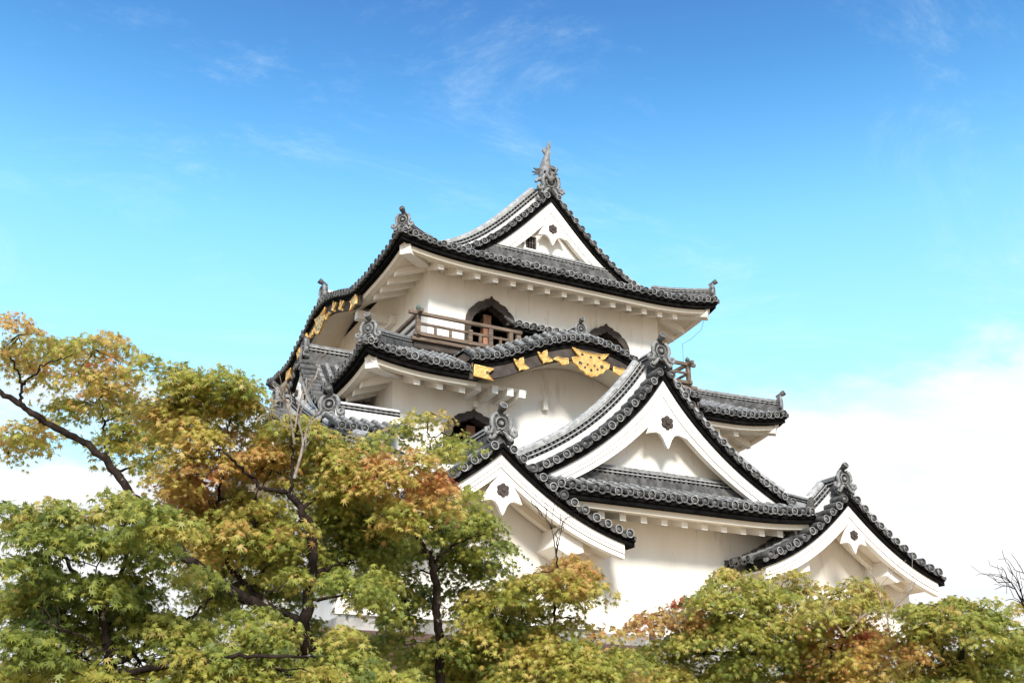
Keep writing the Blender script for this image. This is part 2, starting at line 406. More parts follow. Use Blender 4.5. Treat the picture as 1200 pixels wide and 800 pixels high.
def corner_lift(a, a0, a1, amt, reach, left=True, right=True):
    v = 0
    if left: v += amt * max(0, 1 - (a - a0) / reach) ** 2.2
    if right: v += amt * max(0, 1 - (a1 - a) / reach) ** 2.2
    return v

# ---- gable roof (kirizuma / irimoya upper part)
def gable(fr, f, W, B, wall_b, base_z, parent, bar0=.46, bar1=.32, tail=None, wallmat='plaster', oni=1.0, pend=True, tileslope=True, kudari=True, kb=.72,
          ridge=True, kd_end=None, soffit_to=None, beams=False, name='gable_roof', label=None, window=False, base_ridge=None, pend_sc=1.0, sideeave=False, Wl=None, Wr=None, oni_lift=.0):
    """fr: origin on the verge plane, a across, b into the building. f(|a|): height of the verge tiles."""
    if parent is None: parent_ = keep
    roofmb = MB()
    Wl = Wl or W; Wr = Wr or W
    def curve(sg, w, n=26, a_from=0.0):
        A = np.linspace(a_from, w, n)
        return [(sg * a, f(a)) for a in A]
    def normals(cv):
        P = np.array(cv); T = np.gradient(P, axis=0); nn = np.stack([-T[:, 1], T[:, 0]], 1)
        nn /= np.linalg.norm(nn, axis=1)[:, None]; nn[nn[:, 1] < 0] *= -1
        if abs(P[0, 0]) < 1e-6: nn[0] = (0, 1 / max(.5, abs(nn[0, 1])))
        return P, nn
    def csweep(mb, cv, prof, mats, capmat=None):
        P, nn = normals(cv); rings = []
        T = np.gradient(P, axis=0); kz = np.minimum(1.6, np.hypot(T[:, 0], T[:, 1]) / (np.abs(T[:, 0]) + 1e-9))
        for i in range(len(P)):
            t = i / (len(P) - 1); pr = prof(t) if callable(prof) else prof
            rings.append([fr(P[i, 0], b, P[i, 1] + n * kz[i]) for b, n in pr])
        sweep(mb, rings, mats, capmat=capmat)
    # tile slopes
    for sg, w in ((-1, Wl), (1, Wr)):
        if tileslope:
            def P(a, d, sg=sg, w=w): return fr(sg * (w - d), a, f(w - d))
            tiled(roofmb, P, .42, B, lambda a, w=w: w, caps=sideeave, out=fr.ex * sg)
    # verge: short round tiles pointing outwards, in a row up the slope
    for sg, w in ((-1, Wl), (1, Wr)):
        cv = curve(sg, w, 200); P = np.array(cv); L = np.concatenate([[0], np.cumsum(np.linalg.norm(np.diff(P, axis=0), axis=1))])
        s = .34
        while s < L[-1] - .05:
            a = np.interp(s, L, np.abs(P[:, 0])) * sg; z = f(abs(a))
            up = np.array((0, 0, 0.0))
            p0 = fr(a, .62, z + .02); p1 = fr(a, -.02 + rnd.uniform(-.015, .015), z + rnd.uniform(-.02, .02))
            roofmb.tube([p0, (p0 + p1) / 2 + np.array((0, 0, .012)), p1], [.10, .108, .112], 10, 'tile', caps=False)
            roofmb.cap_disc(p1, -fr.ey + np.array((rnd.uniform(-.08, .08), 0, rnd.uniform(-.1, .1))), .115 * rnd.uniform(.93, 1.05))
            # upturned pan lip under and between the round tiles
            s2 = s + .165
            if s2 < L[-1]:
                a2 = np.interp(s2, L, np.abs(P[:, 0])) * sg; z2 = f(abs(a2)); da = np.interp(s2 + .1, L, np.abs(P[:, 0])) * sg - a2; dz = f(abs(a2 + da)) - z2
                row = []
                for t in np.linspace(-1, 1, 5):
                    sagz = -.06 - .045 * (1 - t * t)
                    row.append((fr(a2 + da * t * 1.1, .0, z2 + dz * t * 1.1 + sagz + .05), fr(a2 + da * t * 1.1, .0, z2 + dz * t * 1.1 + sagz - .04), fr(a2 + da * t * 1.1, .5, z2 + dz * t * 1.1 + sagz + .06)))
                vs = [q for r3 in row for q in r3]; fs = []
                for k in range(4): fs += [(k * 3, k * 3 + 3, k * 3 + 4, k * 3 + 1), (k * 3, k * 3 + 2, k * 3 + 5, k * 3 + 3)]
                roofmb.add(vs, fs, ['tile', 'tile'] * 4)
            s += .335
    if parent is None:
        root = part(roofmb, name, label)
    else:
        root = roofmb.build(name, parent)
    sub = root if parent is None else parent
    # black band beneath the tiles
    mb = MB()
    for sg, w in ((-1, Wl), (1, Wr)):
        csweep(mb, curve(sg, w), [(.04, -.06), (.04, -.14), (.09, -.14), (.09, -.25), (.75, -.25), (.75, -.06)], 'black')
    mb.build('verge_board', sub)
    # bargeboard with two scored lines
    for sg, w in ((-1, Wl), (1, Wr)):
        mb = MB(); wt = (tail or .93) * w
        bh = lambda t: bar0 + (bar1 - bar0) * t
        csweep(mb, curve(sg, wt), lambda t: [(.15, -.252), (.15, -.252 - bh(t) * .66), (.175, -.252 - bh(t) * .66), (.175, -.252 - bh(t)), (.34, -.252 - bh(t)), (.34, -.252)], 'plaster')
        q = .40; csweep(mb, curve(sg, wt - .03), lambda t, q=q: [(.147, -.252 - bh(t) * q), (.147, -.252 - bh(t) * q - .016), (.17, -.252 - bh(t) * q - .016), (.17, -.252 - bh(t) * q)], 'groove')
        q = .66; csweep(mb, curve(sg, wt - .03), lambda t, q=q: [(.171, -.252 - bh(t) * q), (.171, -.252 - bh(t) * q - .014), (.18, -.252 - bh(t) * q - .014), (.18, -.252 - bh(t) * q)], 'groove')
        mb.build('bargeboard', sub)
    # soffit between bargeboard and gable wall
    mb = MB()
    for sg, w in ((-1, Wl), (1, Wr)):
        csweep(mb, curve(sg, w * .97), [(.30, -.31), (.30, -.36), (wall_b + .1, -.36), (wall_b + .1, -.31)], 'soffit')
        if beams:
            for k, (b0, n0) in enumerate(((.62, -.50), (.36, -.80))):
                pass
            csweep(mb, curve(sg, w * .80), [(.34, -.36), (.34, -.50), (.50, -.50), (.50, -.36)], 'soffit')
            csweep(mb, curve(sg, w * .80), [(wall_b - .36, -.36), (wall_b - .36, -.52), (wall_b - .16, -.52), (wall_b - .16, -.36)], 'soffit')
    mb.build('verge_soffit', sub)
    # gable wall
    top = [(sg * a, f(a) - .33 / max(.6, 1)) for sg, A in ((-1, np.linspace(Wl * .96, 0, 16)), (1, np.linspace(0, Wr * .96, 16)[1:])) for a in A]
    poly = [(a, z - .04) for a, z in top if z - .04 > base_z]
    if poly:
        poly = [(poly[0][0], base_z)] + poly + [(poly[-1][0], base_z)]
        mb = MB(); mb.prism(fr, poly[::-1], wall_b, wall_b + .25, wallmat); g = mb.build('gable_wall', sub)
    if base_ridge:
        a0, a1, zb, hb = base_ridge
        mb = MB(); ridge_path(mb, [fr(a, wall_b - .14, zb) for a in np.linspace(a0, a1, 8)], .17, hb, base='tile', top='tile_pale'); mb.build('base_ridge', sub)
    if kudari:
        for sg, w in ((-1, Wl), (1, Wr)):
            e = kd_end or w * .92
            A = np.linspace(.12, e, 20)
            mb = MB(); ridge_path(mb, [fr(sg * a, kb, f(a) + .10) for a in A], .20, .56, top='tile_rim'); mb.build('descending_ridge', sub)
    if ridge:
        mb = MB()
        if kudari:
            ridge_path(mb, [fr(0, b, f(0) + .06) for b in np.linspace(.36, 1.0, 4)], .26, .50, base='tile', top='tile_pale')
            ridge_path(mb, [fr(0, b, f(0) - .16) for b in np.linspace(1.0, B, 8)], .22, .22, base='tile', top='tile_pale')
        else:
            ridge_path(mb, [fr(0, b, f(0) + .02) for b in np.linspace(.28, B, 10)], .24, .50, base='tile', top='tile_pale')
        mb.build('main_ridge', sub)
    if oni:
        onigawara(frame(fr(0, .22, f(0) + .10 + oni_lift), fr.ex, fr.ey), sub, oni)
    if pend:
        s = pend_sc; sl_ = (f(0) - f(.3)) / .3; zc = f(0) - (.302 + bar0) * min(1.6, math.hypot(1, sl_)) - .24 * s
        h_ = [(.24, .04), (.40, -.20), (.48, -.38), (.40, -.36), (.28, -.33), (.18, -.36), (.10, -.46), (.05, -.58)]; pts = [(0, .30)] + h_ + [(0, -.66)] + [(-x, y) for x, y in h_[::-1]]
        mb = MB(); mb.prism(fr, [(a * s, zc + c * s) for a, c in pts][::-1], .06, .16, 'plaster')
        pd = mb.build('gable_pendant', sub)
        mb = MB()
        for k in range(6):
            t = k * math.pi / 3 + math.pi / 6
            mb.lathe(fr(.095 * s * math.cos(t), .06, zc - .10 * s + .095 * s * math.sin(t)), -fr.ey, [(-.01, .062 * s), (.05, .055 * s), (.06, .001)], 8, ['board', 'board'])
        mb.lathe(fr(0, .06, zc - .10 * s), -fr.ey, [(-.01, .06 * s), (.08, .05 * s), (.09, .001)], 8, ['board', 'board'])
        mb.lathe(fr(0, .06, zc - .10 * s), -fr.ey, [(-.01, .13 * s), (.02, .13 * s), (.022, .001)], 6, ['black', 'black'])
        mb.build('flower_boss', sub)
    return root

def smooth_f(tab):
    x = np.array([t[0] for t in tab]); y = np.array([t[1] for t in tab])
    c = np.polyfit(x, y, 4 if len(tab) > 5 else 3)
    xs = np.linspace(0, x[-1] * 1.15, 120); ys = np.polyval(c, xs)
    return lambda a: float(np.interp(a, xs, ys))

def walls_box(x0, x1, y0, y1, z0, z1, holes, name, label, thick=.3):
    """four plaster walls with arched openings in the front one"""
    mb = MB(); P = lambda x, y, z: (x, y, z)
    outer = [Vector((x0, z0, 0)), Vector((x1, z0, 0)), Vector((x1, z1, 0)), Vector((x0, z1, 0))]
    loops = [outer] + [[Vector((a, c, 0)) for a, c in h] for h in holes]
    flat = [p for l in loops for p in l]
    tri = tessellate_polygon(loops)
    mb.add([(p.x, y0, p.y) for p in flat], [tuple(t) for t in tri], 'plaster')
    for h in holes:
        n = len(h); vs = [(a, y0, c) for a, c in h] + [(a, y0 + thick, c) for a, c in h]
        mb.add(vs, [(i, (i + 1) % n, (i + 1) % n + n, i + n) for i in range(n)], 'board')
    v = [(x0, y0, z0), (x1, y0, z0), (x1, y1, z0), (x0, y1, z0), (x0, y0, z1), (x1, y0, z1), (x1, y1, z1), (x0, y1, z1)]
    mb.add(v, [(1, 2, 6, 5), (2, 3, 7, 6), (3, 0, 4, 7)], 'plaster')
    mb.add(v, [(4, 5, 6, 7), (0, 3, 2, 1)], 'dark')
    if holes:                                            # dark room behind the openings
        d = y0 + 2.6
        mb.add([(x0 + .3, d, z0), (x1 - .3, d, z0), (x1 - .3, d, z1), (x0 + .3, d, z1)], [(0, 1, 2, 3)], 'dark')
    return part(mb, name, label)

def katomado(cx, zb, w, h):
    half = [(0, 1.0), (.05, .955), (.14, .93), (.26, .915), (.32, .875), (.38, .87), (.52, .85), (.62, .805), (.66, .76), (.72, .755), (.85, .69), (.95, .58), (1.0, .42), (1.0, .2), (1.0, 0)]
    right = [(cx + a * w, zb + c * h) for a, c in half]
    left = [(cx - a * w, zb + c * h) for a, c in half[:0:-1]]
    return left + right        # from lower left over the apex to lower right
def build_window(cx, y, zb, w, h, postx=None):
    outer = katomado(cx, zb, w, h); inner = katomado(cx, zb, w * .80, h * .84)
    mb = MB(); n = len(outer)
    for i in range(n - 1):
        q = [outer[i], outer[i + 1], inner[i + 1], inner[i]]
        vs = [(a, y - .10, c) for a, c in q] + [(a, y + .04, c) for a, c in q]
        mb.add(vs, [(0, 3, 2, 1), (0, 1, 5, 4), (2, 3, 7, 6)], 'board')
    fr0 = part(mb, 'arched_window', 'dark ogee arched window frame')
    if postx is not None:
        mb = MB(); mb.box(ID, cx + postx - .14, cx + postx + .14, y + .35, y + .60, zb, zb + h * .74, 'redwood'); mb.build('window_post', fr0)
        mb = MB(); mb.box(ID, cx - w * .8, cx + w * .8, y + .42, y + .55, zb + h * .70, zb + h * .76, 'dark'); mb.build('window_rail', fr0)
        mb = MB(); mb.box(ID, cx - w * .8, cx + w * .8, y + .55, y + .62, zb + h * .58, zb + h * .60, 'board'); mb.build('window_rail', fr0)
    return fr0
def hole(cx, zb, w, h): return katomado(cx, zb, w * .80, h * .84)

# ---------------------------------------------------------------- walls
H3 = [hole(-2.2, -2.1, .93, 1.95), hole(2.2, -2.1, .93, 1.80)]
walls_box(-4.4, 4.4, 0, 12.8, -3.2, 1.2, H3, 'plaster_wall', 'white plaster wall of the top storey with two arched windows')
build_window(-2.2, 0, -2.1, .93, 1.95, 0.05); build_window(2.2, 0, -2.1, .93, 1.80, 0.1)
H2 = [hole(-3.45, -6.2, .95, 1.55), hole(3.45, -6.2, .95, 1.55)]
walls_box(-6.0, 6.0, -1.45, 14.4, -8.3, -3.4, H2, 'plaster_wall', 'white plaster wall of the middle storey')
build_window(-3.45, -1.45, -6.2, .95, 1.55, .1); build_window(3.45, -1.45, -6.2, .95, 1.55, .1)
walls_box(-8.1, 8.1, -5.4, 15.4, -11.5, -7.6, [], 'plaster_wall', 'broad white plaster wall of the ground storey')
mb = MB()
mb.add([(-8.7, -6.0, -11.52), (8.7, -6.0, -11.52), (8.7, 16, -11.52), (-8.7, 16, -11.52), (-10.5, -7.8, -16.6), (10.5, -7.8, -16.6), (10.5, 17.8, -16.6), (-10.5, 17.8, -16.6)],
       [(0, 1, 2, 3), (4, 5, 1, 0), (5, 6, 2, 1), (6, 7, 3, 2), (7, 4, 0, 3)], 'stone')
part(mb, 'stone_base')
mb = MB()                                                # pegs on the plaster
mb.box(ID, -1.14, -.98, -1.62, -1.45, -4.35, -4.02, 'plaster'); part(mb, 'plaster_peg'); mb = MB(); mb.box(ID, -3.50, -3.36, -1.60, -1.45, -4.62, -4.45, 'plaster')
part(mb, 'plaster_peg')

# ---------------------------------------------------------------- top roof
f_top = smooth_f([(0, 4.22), (.4, 3.78), (1.07, 3.08), (1.73, 2.40), (2.41, 1.80), (3.2, 1.30), (4, .98), (5, .70), (6, .46)])
ZE = f_top(6.0)
X0, Y0, Y1 = 6.0, -1.5, 14.3
def roof_side(mb, fr, a0, a1, h, z0, lift, dmax, out, extra=None, caps=True):
    D = max(dmax(a) for a in np.linspace(a0, a1, 9))
    def P(a, d):
        z = z0 + h(d) + lift(a) * max(0, 1 - d / 3.0) ** 2
        if extra: z = max(z, extra(a, d))
        return fr(a, d, z)
    tiled(mb, P, a0, a1, dmax, caps=caps, out=out)
h_top = lambda d: f_top(6 - d) - ZE
h_topf = lambda d: h_top(d) + .20 * d + .10 * d * d
lf = lambda a: corner_lift(a, -X0, X0, .30, 3.0)
ll = lambda a: corner_lift(a, -Y1, 1.5, .30, 3.0)
lr = lambda a: corner_lift(a, -1.5, Y1, .30, 3.0)
vd = 1.15
frF = frame((0, Y0, 0), *FRONT); frL = frame((-X0, 0, 0), *LEFT); frR = frame((X0, 0, 0), *RIGHT); frB = frame((0, Y1, 0), *BACK)
KY, KW = 6.9, 4.4                                            # undulating gable on the left eave
def bump(t):
    t = min(1, abs(t)); return .5 + .5 * math.cos(math.pi * t) if t < 1 else 0
def kl(a, d): return ZE + 1.05 * bump((-a - KY) / KW) ** .8 + .05 * d if abs(-a - KY) < KW else -99
mb = MB()
roof_side(mb, frF, -X0, X0, h_topf, ZE, lf, lambda a: max(0, min(1.5, a + X0, X0 - a)), (0, -1, 0))
roof_side(mb, frL, -Y1, 1.5, h_top, ZE, ll, lambda a: max(0, min(6.0 if (1.5 - a) > vd else 1.5 - a, 6.0 if (a + Y1) > vd else a + Y1)), (-1, 0, 0), extra=kl)
roof_side(mb, frR, -1.5, Y1, h_top, ZE, lr, lambda a: max(0, min(6.0 if (a + 1.5) > vd else a + 1.5, 6.0 if (Y1 - a) > vd else Y1 - a)), (1, 0, 0))
roof_side(mb, frB, -X0, X0, h_topf, ZE, lf, lambda a: max(0, min(1.5, a + X0, X0 - a)), (0, 1, 0))
top_roof = part(mb, 'tiled_roof', 'topmost grey tiled hip and gable roof')
zeL = lambda a: max(ZE + ll(a), kl(a, 0))
eaves(top_roof, frF, lambda a: ZE + lf(a), -X0, X0, 1.5)
eaves(top_roof, frL, zeL, -Y1, 1.5, 1.6, skip=((-11.2, -2.6),))
eaves(top_roof, frR, lambda a: ZE + lr(a), -1.5, Y1, 1.6)
eaves(top_roof, frB, lambda a: ZE + lf(a), -X0, X0, 1.5, rafters=False)
for sx in (-1, 1):
    hip_rafter(top_roof, (sx * 5.72, -1.22, ZE - .16), (sx * 4.3, .2, ZE + .12))
    mb = MB(); pts = [(sx * (6.0 - t), -1.5 + t, ZE + .5 * (h_top(t) + h_topf(t)) + .30 * max(0, 1 - t / 3.0) ** 2.2 + .10) for t in np.linspace(.15, 1.7, 8)]
    ridge_path(mb, pts, .17, .36, base='tile', top='tile_pale'); mb.build('hip_ridge', top_roof)
    e = np.array((sx * .707, -.707, 0)); onigawara(frame((sx * 5.86, -1.36, ZE + .42), np.array((-e[1], e[0], 0)), -e), top_roof, .70)
g = gable(frame((0, -.38, 0), *FRONT), f_top, 4.4, 13.4, .42, 1.0, top_roof, bar0=.46, bar1=.36, tail=.92, oni=1.0, tileslope=False, kd_end=4.3, name='verge_tiles', base_ridge=(-2.55, 2.55, 1.44, .40), pend_sc=1.12, oni_lift=-.10)
# small barred window in the gable
mb = MB(); GW = frame((0, 0, 0), *FRONT)
mb.box(GW, -.98, -.40, -.04, .04, 1.86, 1.94, 'plaster'); mb.box(GW, -.98, -.40, -.04, .04, 2.42, 2.50, 'plaster'); mb.box(GW, -.98, -.90, -.04, .04, 1.94, 2.42, 'plaster'); mb.box(GW, -.48, -.40, -.04, .04, 1.94, 2.42, 'plaster')
mb.box(GW, -.90, -.48, .024, .034, 1.94, 2.42, 'dark')
for k in range(4): mb.box(GW, -.86 + k * .105, -.82 + k * .105, -.02, .02, 1.94, 2.42, 'board')
mb.box(GW, -.90, -.48, -.015, .015, 2.16, 2.20, 'board')
mb.build('barred_window', top_roof)

# dolphin-fish finial
def shachi(parent, y, sgn):
    mb = MB(); b = np.array((-.05, y, 4.50))
    fr = frame(b, (1.35, 0, 0), (0, sgn, 0))
    path = [(0, -.34, .30), (0, -.18, .36), (0, .02, .42), (0, .14, .62), (0, .14, .88), (0, .05, 1.10), (0, -.01, 1.26), (.03, .02, 1.42), (.06, .06, 1.55)]
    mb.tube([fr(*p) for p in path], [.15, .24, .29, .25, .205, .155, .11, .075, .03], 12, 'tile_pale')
    mb.tube([fr(0, -.30, .18), fr(0, -.14, .20), fr(0, .06, .26)], [.09, .13, .16], 10, 'tile')        # lower jaw
    for s in (-1, 1):
        mb.lathe(fr(s * .14, -.24, .46), fr.ex * s - fr.ey * .5, [(-.02, .06), (.03, .055), (.05, .001)], 8, ['tile_pale', 'tile_dark'])
        mb.tube([fr(s * .05, -.36, .36), fr(s * .12, -.50, .50), fr(s * .10, -.54, .62)], [.05, .035, .012], 6, 'tile_pale')
        # pectoral fins
        def ff(a, bb, c, s=s): return fr(s * (.16 + bb), .06 + a, c)
        fin = [(0, .62), (.06, .50), (.20, .46), (.10, .54), (.22, .58), (.10, .64), (.18, .74), (.04, .74)]
        vs = [fr(s * (.14 + (c - .5) * .2), .0 + a, c) for a, c in fin]
        mb.prism(lambda a, bb, c, s=s: fr(s * (.15 + a * 1.25), .04 + bb, c - a * .25), fin, 0, .05, 'tile')
    # back spines and forked tail
    for k in range(6):
        t = k / 5; zz = .50 + t * .75; yy = .28 - abs(t - .35) * .22
        mb.prism(lambda a, bb, c: fr(bb - .02, yy + a - .06, zz + c), [(0, -.04), (.11, .08), (0, .07)], 0, .04, 'tile')
    tail = [(-.03, 1.28), (-.13, 1.48), (-.08, 1.62), (-.02, 1.54), (.02, 1.74), (.10, 1.98), (.12, 1.70), (.10, 1.52), (.14, 1.44), (.05, 1.30)]
    mb.prism(lambda a, bb, c: fr(a, bb, c), tail, -.02, .04, 'tile_pale')
    mb.tube([fr(-.36, -.05, .08), fr(-.30, -.05, .20), fr(-.16, -.08, .24), fr(0, -.10, .20), fr(.16, -.08, .24), fr(.30, -.05, .20), fr(.36, -.05, .08)], [.05, .08, .09, .09, .09, .08, .05], 8, 'tile_pale')
    return part(mb, 'fish_finial', 'clay dolphin fish ornament standing on the end of the top ridge') if parent is None else mb.build('fish_finial', parent)
shachi(None, -.05, 1); shachi(top_roof, 12.9, -1)

# left undulating gable of the top roof: board and gilt fittings
def curved_board(parent, fr, zf, a0, a1, b0, b1, top, bot, mat, name):
    mb = MB(); n = 40
    rings = [[fr(a, b0, zf(a) + top), fr(a, b0, zf(a) + bot(a)), fr(a, b1, zf(a) + bot(a)), fr(a, b1, zf(a) + top)] for a in np.linspace(a0, a1, n)]
    sweep(mb, rings, mat); return mb.build(name, parent)
def gilt(parent, fr, polys, b0, b1, holes=()):
    mb = MB()
    for p in polys: mb.prism(fr, p, b0, b1, 'gold')
    for (a, c, r) in holes: mb.lathe(fr(a, b0, c), -fr.ey, [(-.004, r), (.006, r), (.0065, .001)], 8, ['board', 'board'])
    for p in polys:                                       # raised rim and rivets
        n = len(p); mb.tube([fr(*(p[i % n][0], b0 - .004, p[i % n][1])) for i in range(n + 1)], .018, 5, 'gold')
        for i in range(0, n, 3):
            cx = sum(q[0] for q in p) / n; cz = sum(q[1] for q in p) / n
            mb.lathe(fr(p[i][0] * .8 + cx * .2, b0, p[i][1] * .8 + cz * .2), -fr.ey, [(0, .028), (.02, .02), (.026, .001)], 6, ['gold', 'gold'], smooth=True)
    return mb.build('gilt_fitting', parent)
def flower(a, c, s, rot=0):
    h = [(-1, .34), (-.52, .30), (-.40, .42), (-.30, .70), (0, 1), (.16, .66), (.24, .34), (.55, .24), (1, .10), (.62, -.26), (.28, -.36), (.12, -.46), (0, -.74), (-.14, -.44), (-.34, -.34), (-.62, -.12)]
    co, si = math.cos(rot), math.sin(rot)
    return [(a + s * (x * co - z * si), c + s * (x * si + z * co)) for x, z in h]
def pendant_poly(a, c, s):
    h = [(0, -.62), (.12, -.55), (.22, -.57), (.34, -.44), (.50, -.40), (.62, -.24), (.78, -.16), (.84, .02), (.60, .10), (.44, .14), (.60, .20), (.82, .44), (.40, .36), (0, .33)]
    return [(a + x * s, c + z * s) for x, z in h] + [(a - x * s, c + z * s) for x, z in h[::-1][1:-1]]
def corner_poly(a, c, s, sg):
    return [(a + sg * x * s, c + z * s) for x, z in ((-.42, -.22), (.42, -.28), (.16, -.04), (.44, .20), (-.40, .24))]
def karahafu_trim(parent, fr, zf, cx, KW, sc=.90, corners=(-1, 1)):
    curved_board(parent, fr, zf, cx - KW, cx + KW, .10, .22, -.262, lambda a: -.64, 'board', 'bargeboard')
    gilt(parent, fr, [pendant_poly(cx, zf(cx) - .68, .88 * sc)], .02, .09,
         [(cx + x, zf(cx) - .68 + z * .92, r * .8) for x, z, r in ((-.30, .20, .06), (.30, .20, .06), (0, .16, .05), (-.38, -.12, .08), (.38, -.12, .08), (-.22, -.24, .05), (.22, -.24, .05), (0, -.30, .06), (-.12, -.12, .045), (.12, -.12, .045))])
    for sg in (-1, 1):
        gilt(parent, fr, [[(cx + sg * (.80 + x), zf(cx) - .80 + z) for x, z in ((0, -.08), (.22, -.16), (.34, -.04), (.52, -.02), (.36, .08), (.20, .06), (0, .10))]], .02, .09)
        for q, rr in ((.40, .25), (.60, .28)):
            a = cx + sg * q * KW; gilt(parent, fr, [flower(a, zf(a) - .46, .30 * sc, sg * rr)], .02, .09)
        if sg not in corners: continue
        a = cx + sg * .90 * KW; gilt(parent, fr, [corner_poly(a, zf(a) - .45, .82 * sc, sg * -1)], .02, .09, [(a - sg * .12, zf(a) - .45, .05)])
karahafu_trim(top_roof, frL, zeL, -KY, KW)
mb = MB(); ridge_path(mb, [(x, KY, ZE + 1.22 + .03 * (x + 5.8)) for x in np.linspace(-5.75, -2.2, 8)], .20, .50); mb.build('main_ridge', top_roof)
onigawara(frame((-5.88, KY, ZE + 1.28), *LEFT), top_roof, .85)
mb = MB(); mb.box(ID, -5.7, -4.4, 3.2, 3.5, -.35, -.05, 'plaster'); mb.box(ID, -5.7, -4.4, 10.3, 10.6, -.35, -.05, 'plaster'); mb.box(ID, -4.6, -4.4, 2.9, 10.9, -.45, -.15, 'plaster')
for yy in (4.2, 6.3, 8.4): mb.box(ID, -4.52, -4.4, yy, yy + .22, -2.6, -.45, 'plaster')
mb.build('plaster_beam', top_roof)

# ---------------------------------------------------------------- middle roof
X2, Y2, Y2b, D2 = 7.4, -2.9, 15.8, 2.95
Z2 = -3.98
h_mid = lambda d: .58 * d - .03 * d * d
lf2 = lambda a: corner_lift(a, -X2, X2, .30, 2.6); ll2 = lambda a: corner_lift(a, -Y2b, 2.9, .34, 2.8); lr2 = lambda a: corner_lift(a, -2.9, Y2b, .34, 2.8)
frF2 = frame((0, Y2, 0), *FRONT); frL2 = frame((-X2, 0, 0), *LEFT); frR2 = frame((X2, 0, 0), *RIGHT); frB2 = frame((0, Y2b, 0), *BACK)
mb = MB()
roof_side(mb, frF2, -X2, -4.15, h_mid, Z2, lf2, lambda a: max(0, min(D2, a + X2)), (0, -1, 0))
roof_side(mb, frF2, 4.0, X2, h_mid, Z2, lf2, lambda a: max(0, min(D2, X2 - a)), (0, -1, 0))
roof_side(mb, frL2, -Y2b, 2.9, h_mid, Z2, ll2, lambda a: max(0, min(D2, 2.9 - a, a + Y2b)), (-1, 0, 0))
roof_side(mb, frR2, -2.9, Y2b, h_mid, Z2, lr2, lambda a: max(0, min(D2, a + 2.9, Y2b - a)), (1, 0, 0))
mid_roof = part(mb, 'tiled_roof', 'middle grey tiled skirt roof with an undulating gable in front')
eaves(mid_roof, frF2, lambda a: Z2 + lf2(a), -X2, -3.9, 1.45, mR=False)
eaves(mid_roof, frF2, lambda a: Z2 + lf2(a), 3.7, X2, 1.45, mL=False)
eaves(mid_roof, frL2, lambda a: Z2 + ll2(a), -Y2b, 2.9, 1.45)
eaves(mid_roof, frR2, lambda a: Z2 + lr2(a), -2.9, Y2b, 1.45)
for sx in (-1, 1):
    hip_rafter(mid_roof, (sx * 7.10, -2.60, Z2 - .16), (sx * 5.8, -1.3, Z2 + .10))
    mb = MB(); pts = [(sx * (X2 - t), Y2 + t, Z2 + h_mid(t) + .32 * max(0, 1 - t / 2.8) ** 2.2 + .10) for t in np.linspace(.15, 2.6, 10)]
    ridge_path(mb, pts, .17, .36, base='tile', top='tile_pale'); mb.build('hip_ridge', mid_roof)
    e = np.array((sx * .707, -.707, 0)); onigawara(frame((sx * 7.24, -2.74, Z2 + .44), np.array((-e[1], e[0], 0)), -e), mid_roof, .72)
# white rafter stubs under the undulating gable
for a in (-3.75, -3.2, -2.7, -2.3, 2.3, 2.9, 3.4):
    mb = MB(); mb.box(frF2, a - .10, a + .10, .45, 1.45, -4.42, -4.18, 'plaster'); mb.build('rafter', mid_roof)
mb = MB(); mb.box(frF2, -3.9, -2.0, .75, 1.45, -4.18, -4.05, 'soffit'); mb.box(frF2, 2.0, 3.7, .75, 1.45, -4.18, -4.05, 'soffit'); mb.build('soffit', mid_roof)
# undulating front gable
KC, KF = -.22, 4.0
k_tab = [(0, -2.42), (.5, -2.45), (1.0, -2.56), (1.9, -2.92), (2.7, -3.32), (3.3, -3.54), (4.0, -3.66), (4.6, -3.66)]
kx = np.linspace(0, 4.6, 80); kt = np.interp(kx, [t[0] for t in k_tab], [t[1] for t in k_tab])
kt = np.convolve(np.pad(kt, 8, mode='edge'), np.ones(17) / 17, 'valid')
zk = lambda a: float(np.interp(abs(a - KC), kx, kt))
frK = frame((0, -3.0, 0), *FRONT)
mb = MB(); tiled(mb, lambda a, d: frK(a, d, zk(a) + .58 * min(d, .62) + .05 * d), KC - KF, KC + KF, lambda a: 3.0, out=(0, -1, 0))
kr = mb.build('curved_gable_roof', mid_roof)
mb = MB(); eave_sweep(mb, frK, zk, KC - KF, KC + KF, [(.03, -.03), (.03, -.14), (.07, -.14), (.07, -.26), (.40, -.26), (.40, -.03)], 'black', False, False, .15); mb.build('eave_board', mid_roof)
karahafu_trim(mid_roof, frK, zk, KC, KF, corners=(-1,))
for sg in (-1, 1):                                        # closed flanks of the undulating roof
    ae = KC + sg * (KF - .03); ze_ = zk(ae); mb = MB()
    mb.prism(lambda b, t, z: frK(ae + t * sg, b, z), [(.06, ze_ - .28), (.06, ze_ - .01), (.62, ze_ + .33), (2.9, ze_ + .44), (2.9, ze_ - .28)], -.05, 0, 'wood'); mb.build('side_board', mid_roof)
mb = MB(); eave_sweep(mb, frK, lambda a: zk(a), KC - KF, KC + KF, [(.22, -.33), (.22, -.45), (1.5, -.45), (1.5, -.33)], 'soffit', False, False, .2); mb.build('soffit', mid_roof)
mb = MB(); mb.prism(frK, [(a, zk(a) - .40) for a in np.linspace(KC - KF, KC + KF, 40)] + [(KC + KF, -4.06), (KC - KF, -4.06)], 1.552, 1.70, 'plaster'); mb.build('gable_wall', mid_roof)
mb = MB(); ridge_path(mb, [frK(KC, b, -2.04 + .05 * b) for b in np.linspace(.75, 2.8, 8)], .20, .36); mb.build('main_ridge', mid_roof)
onigawara(frame(frK(KC, .62, -2.08), *FRONT), mid_roof, .62)
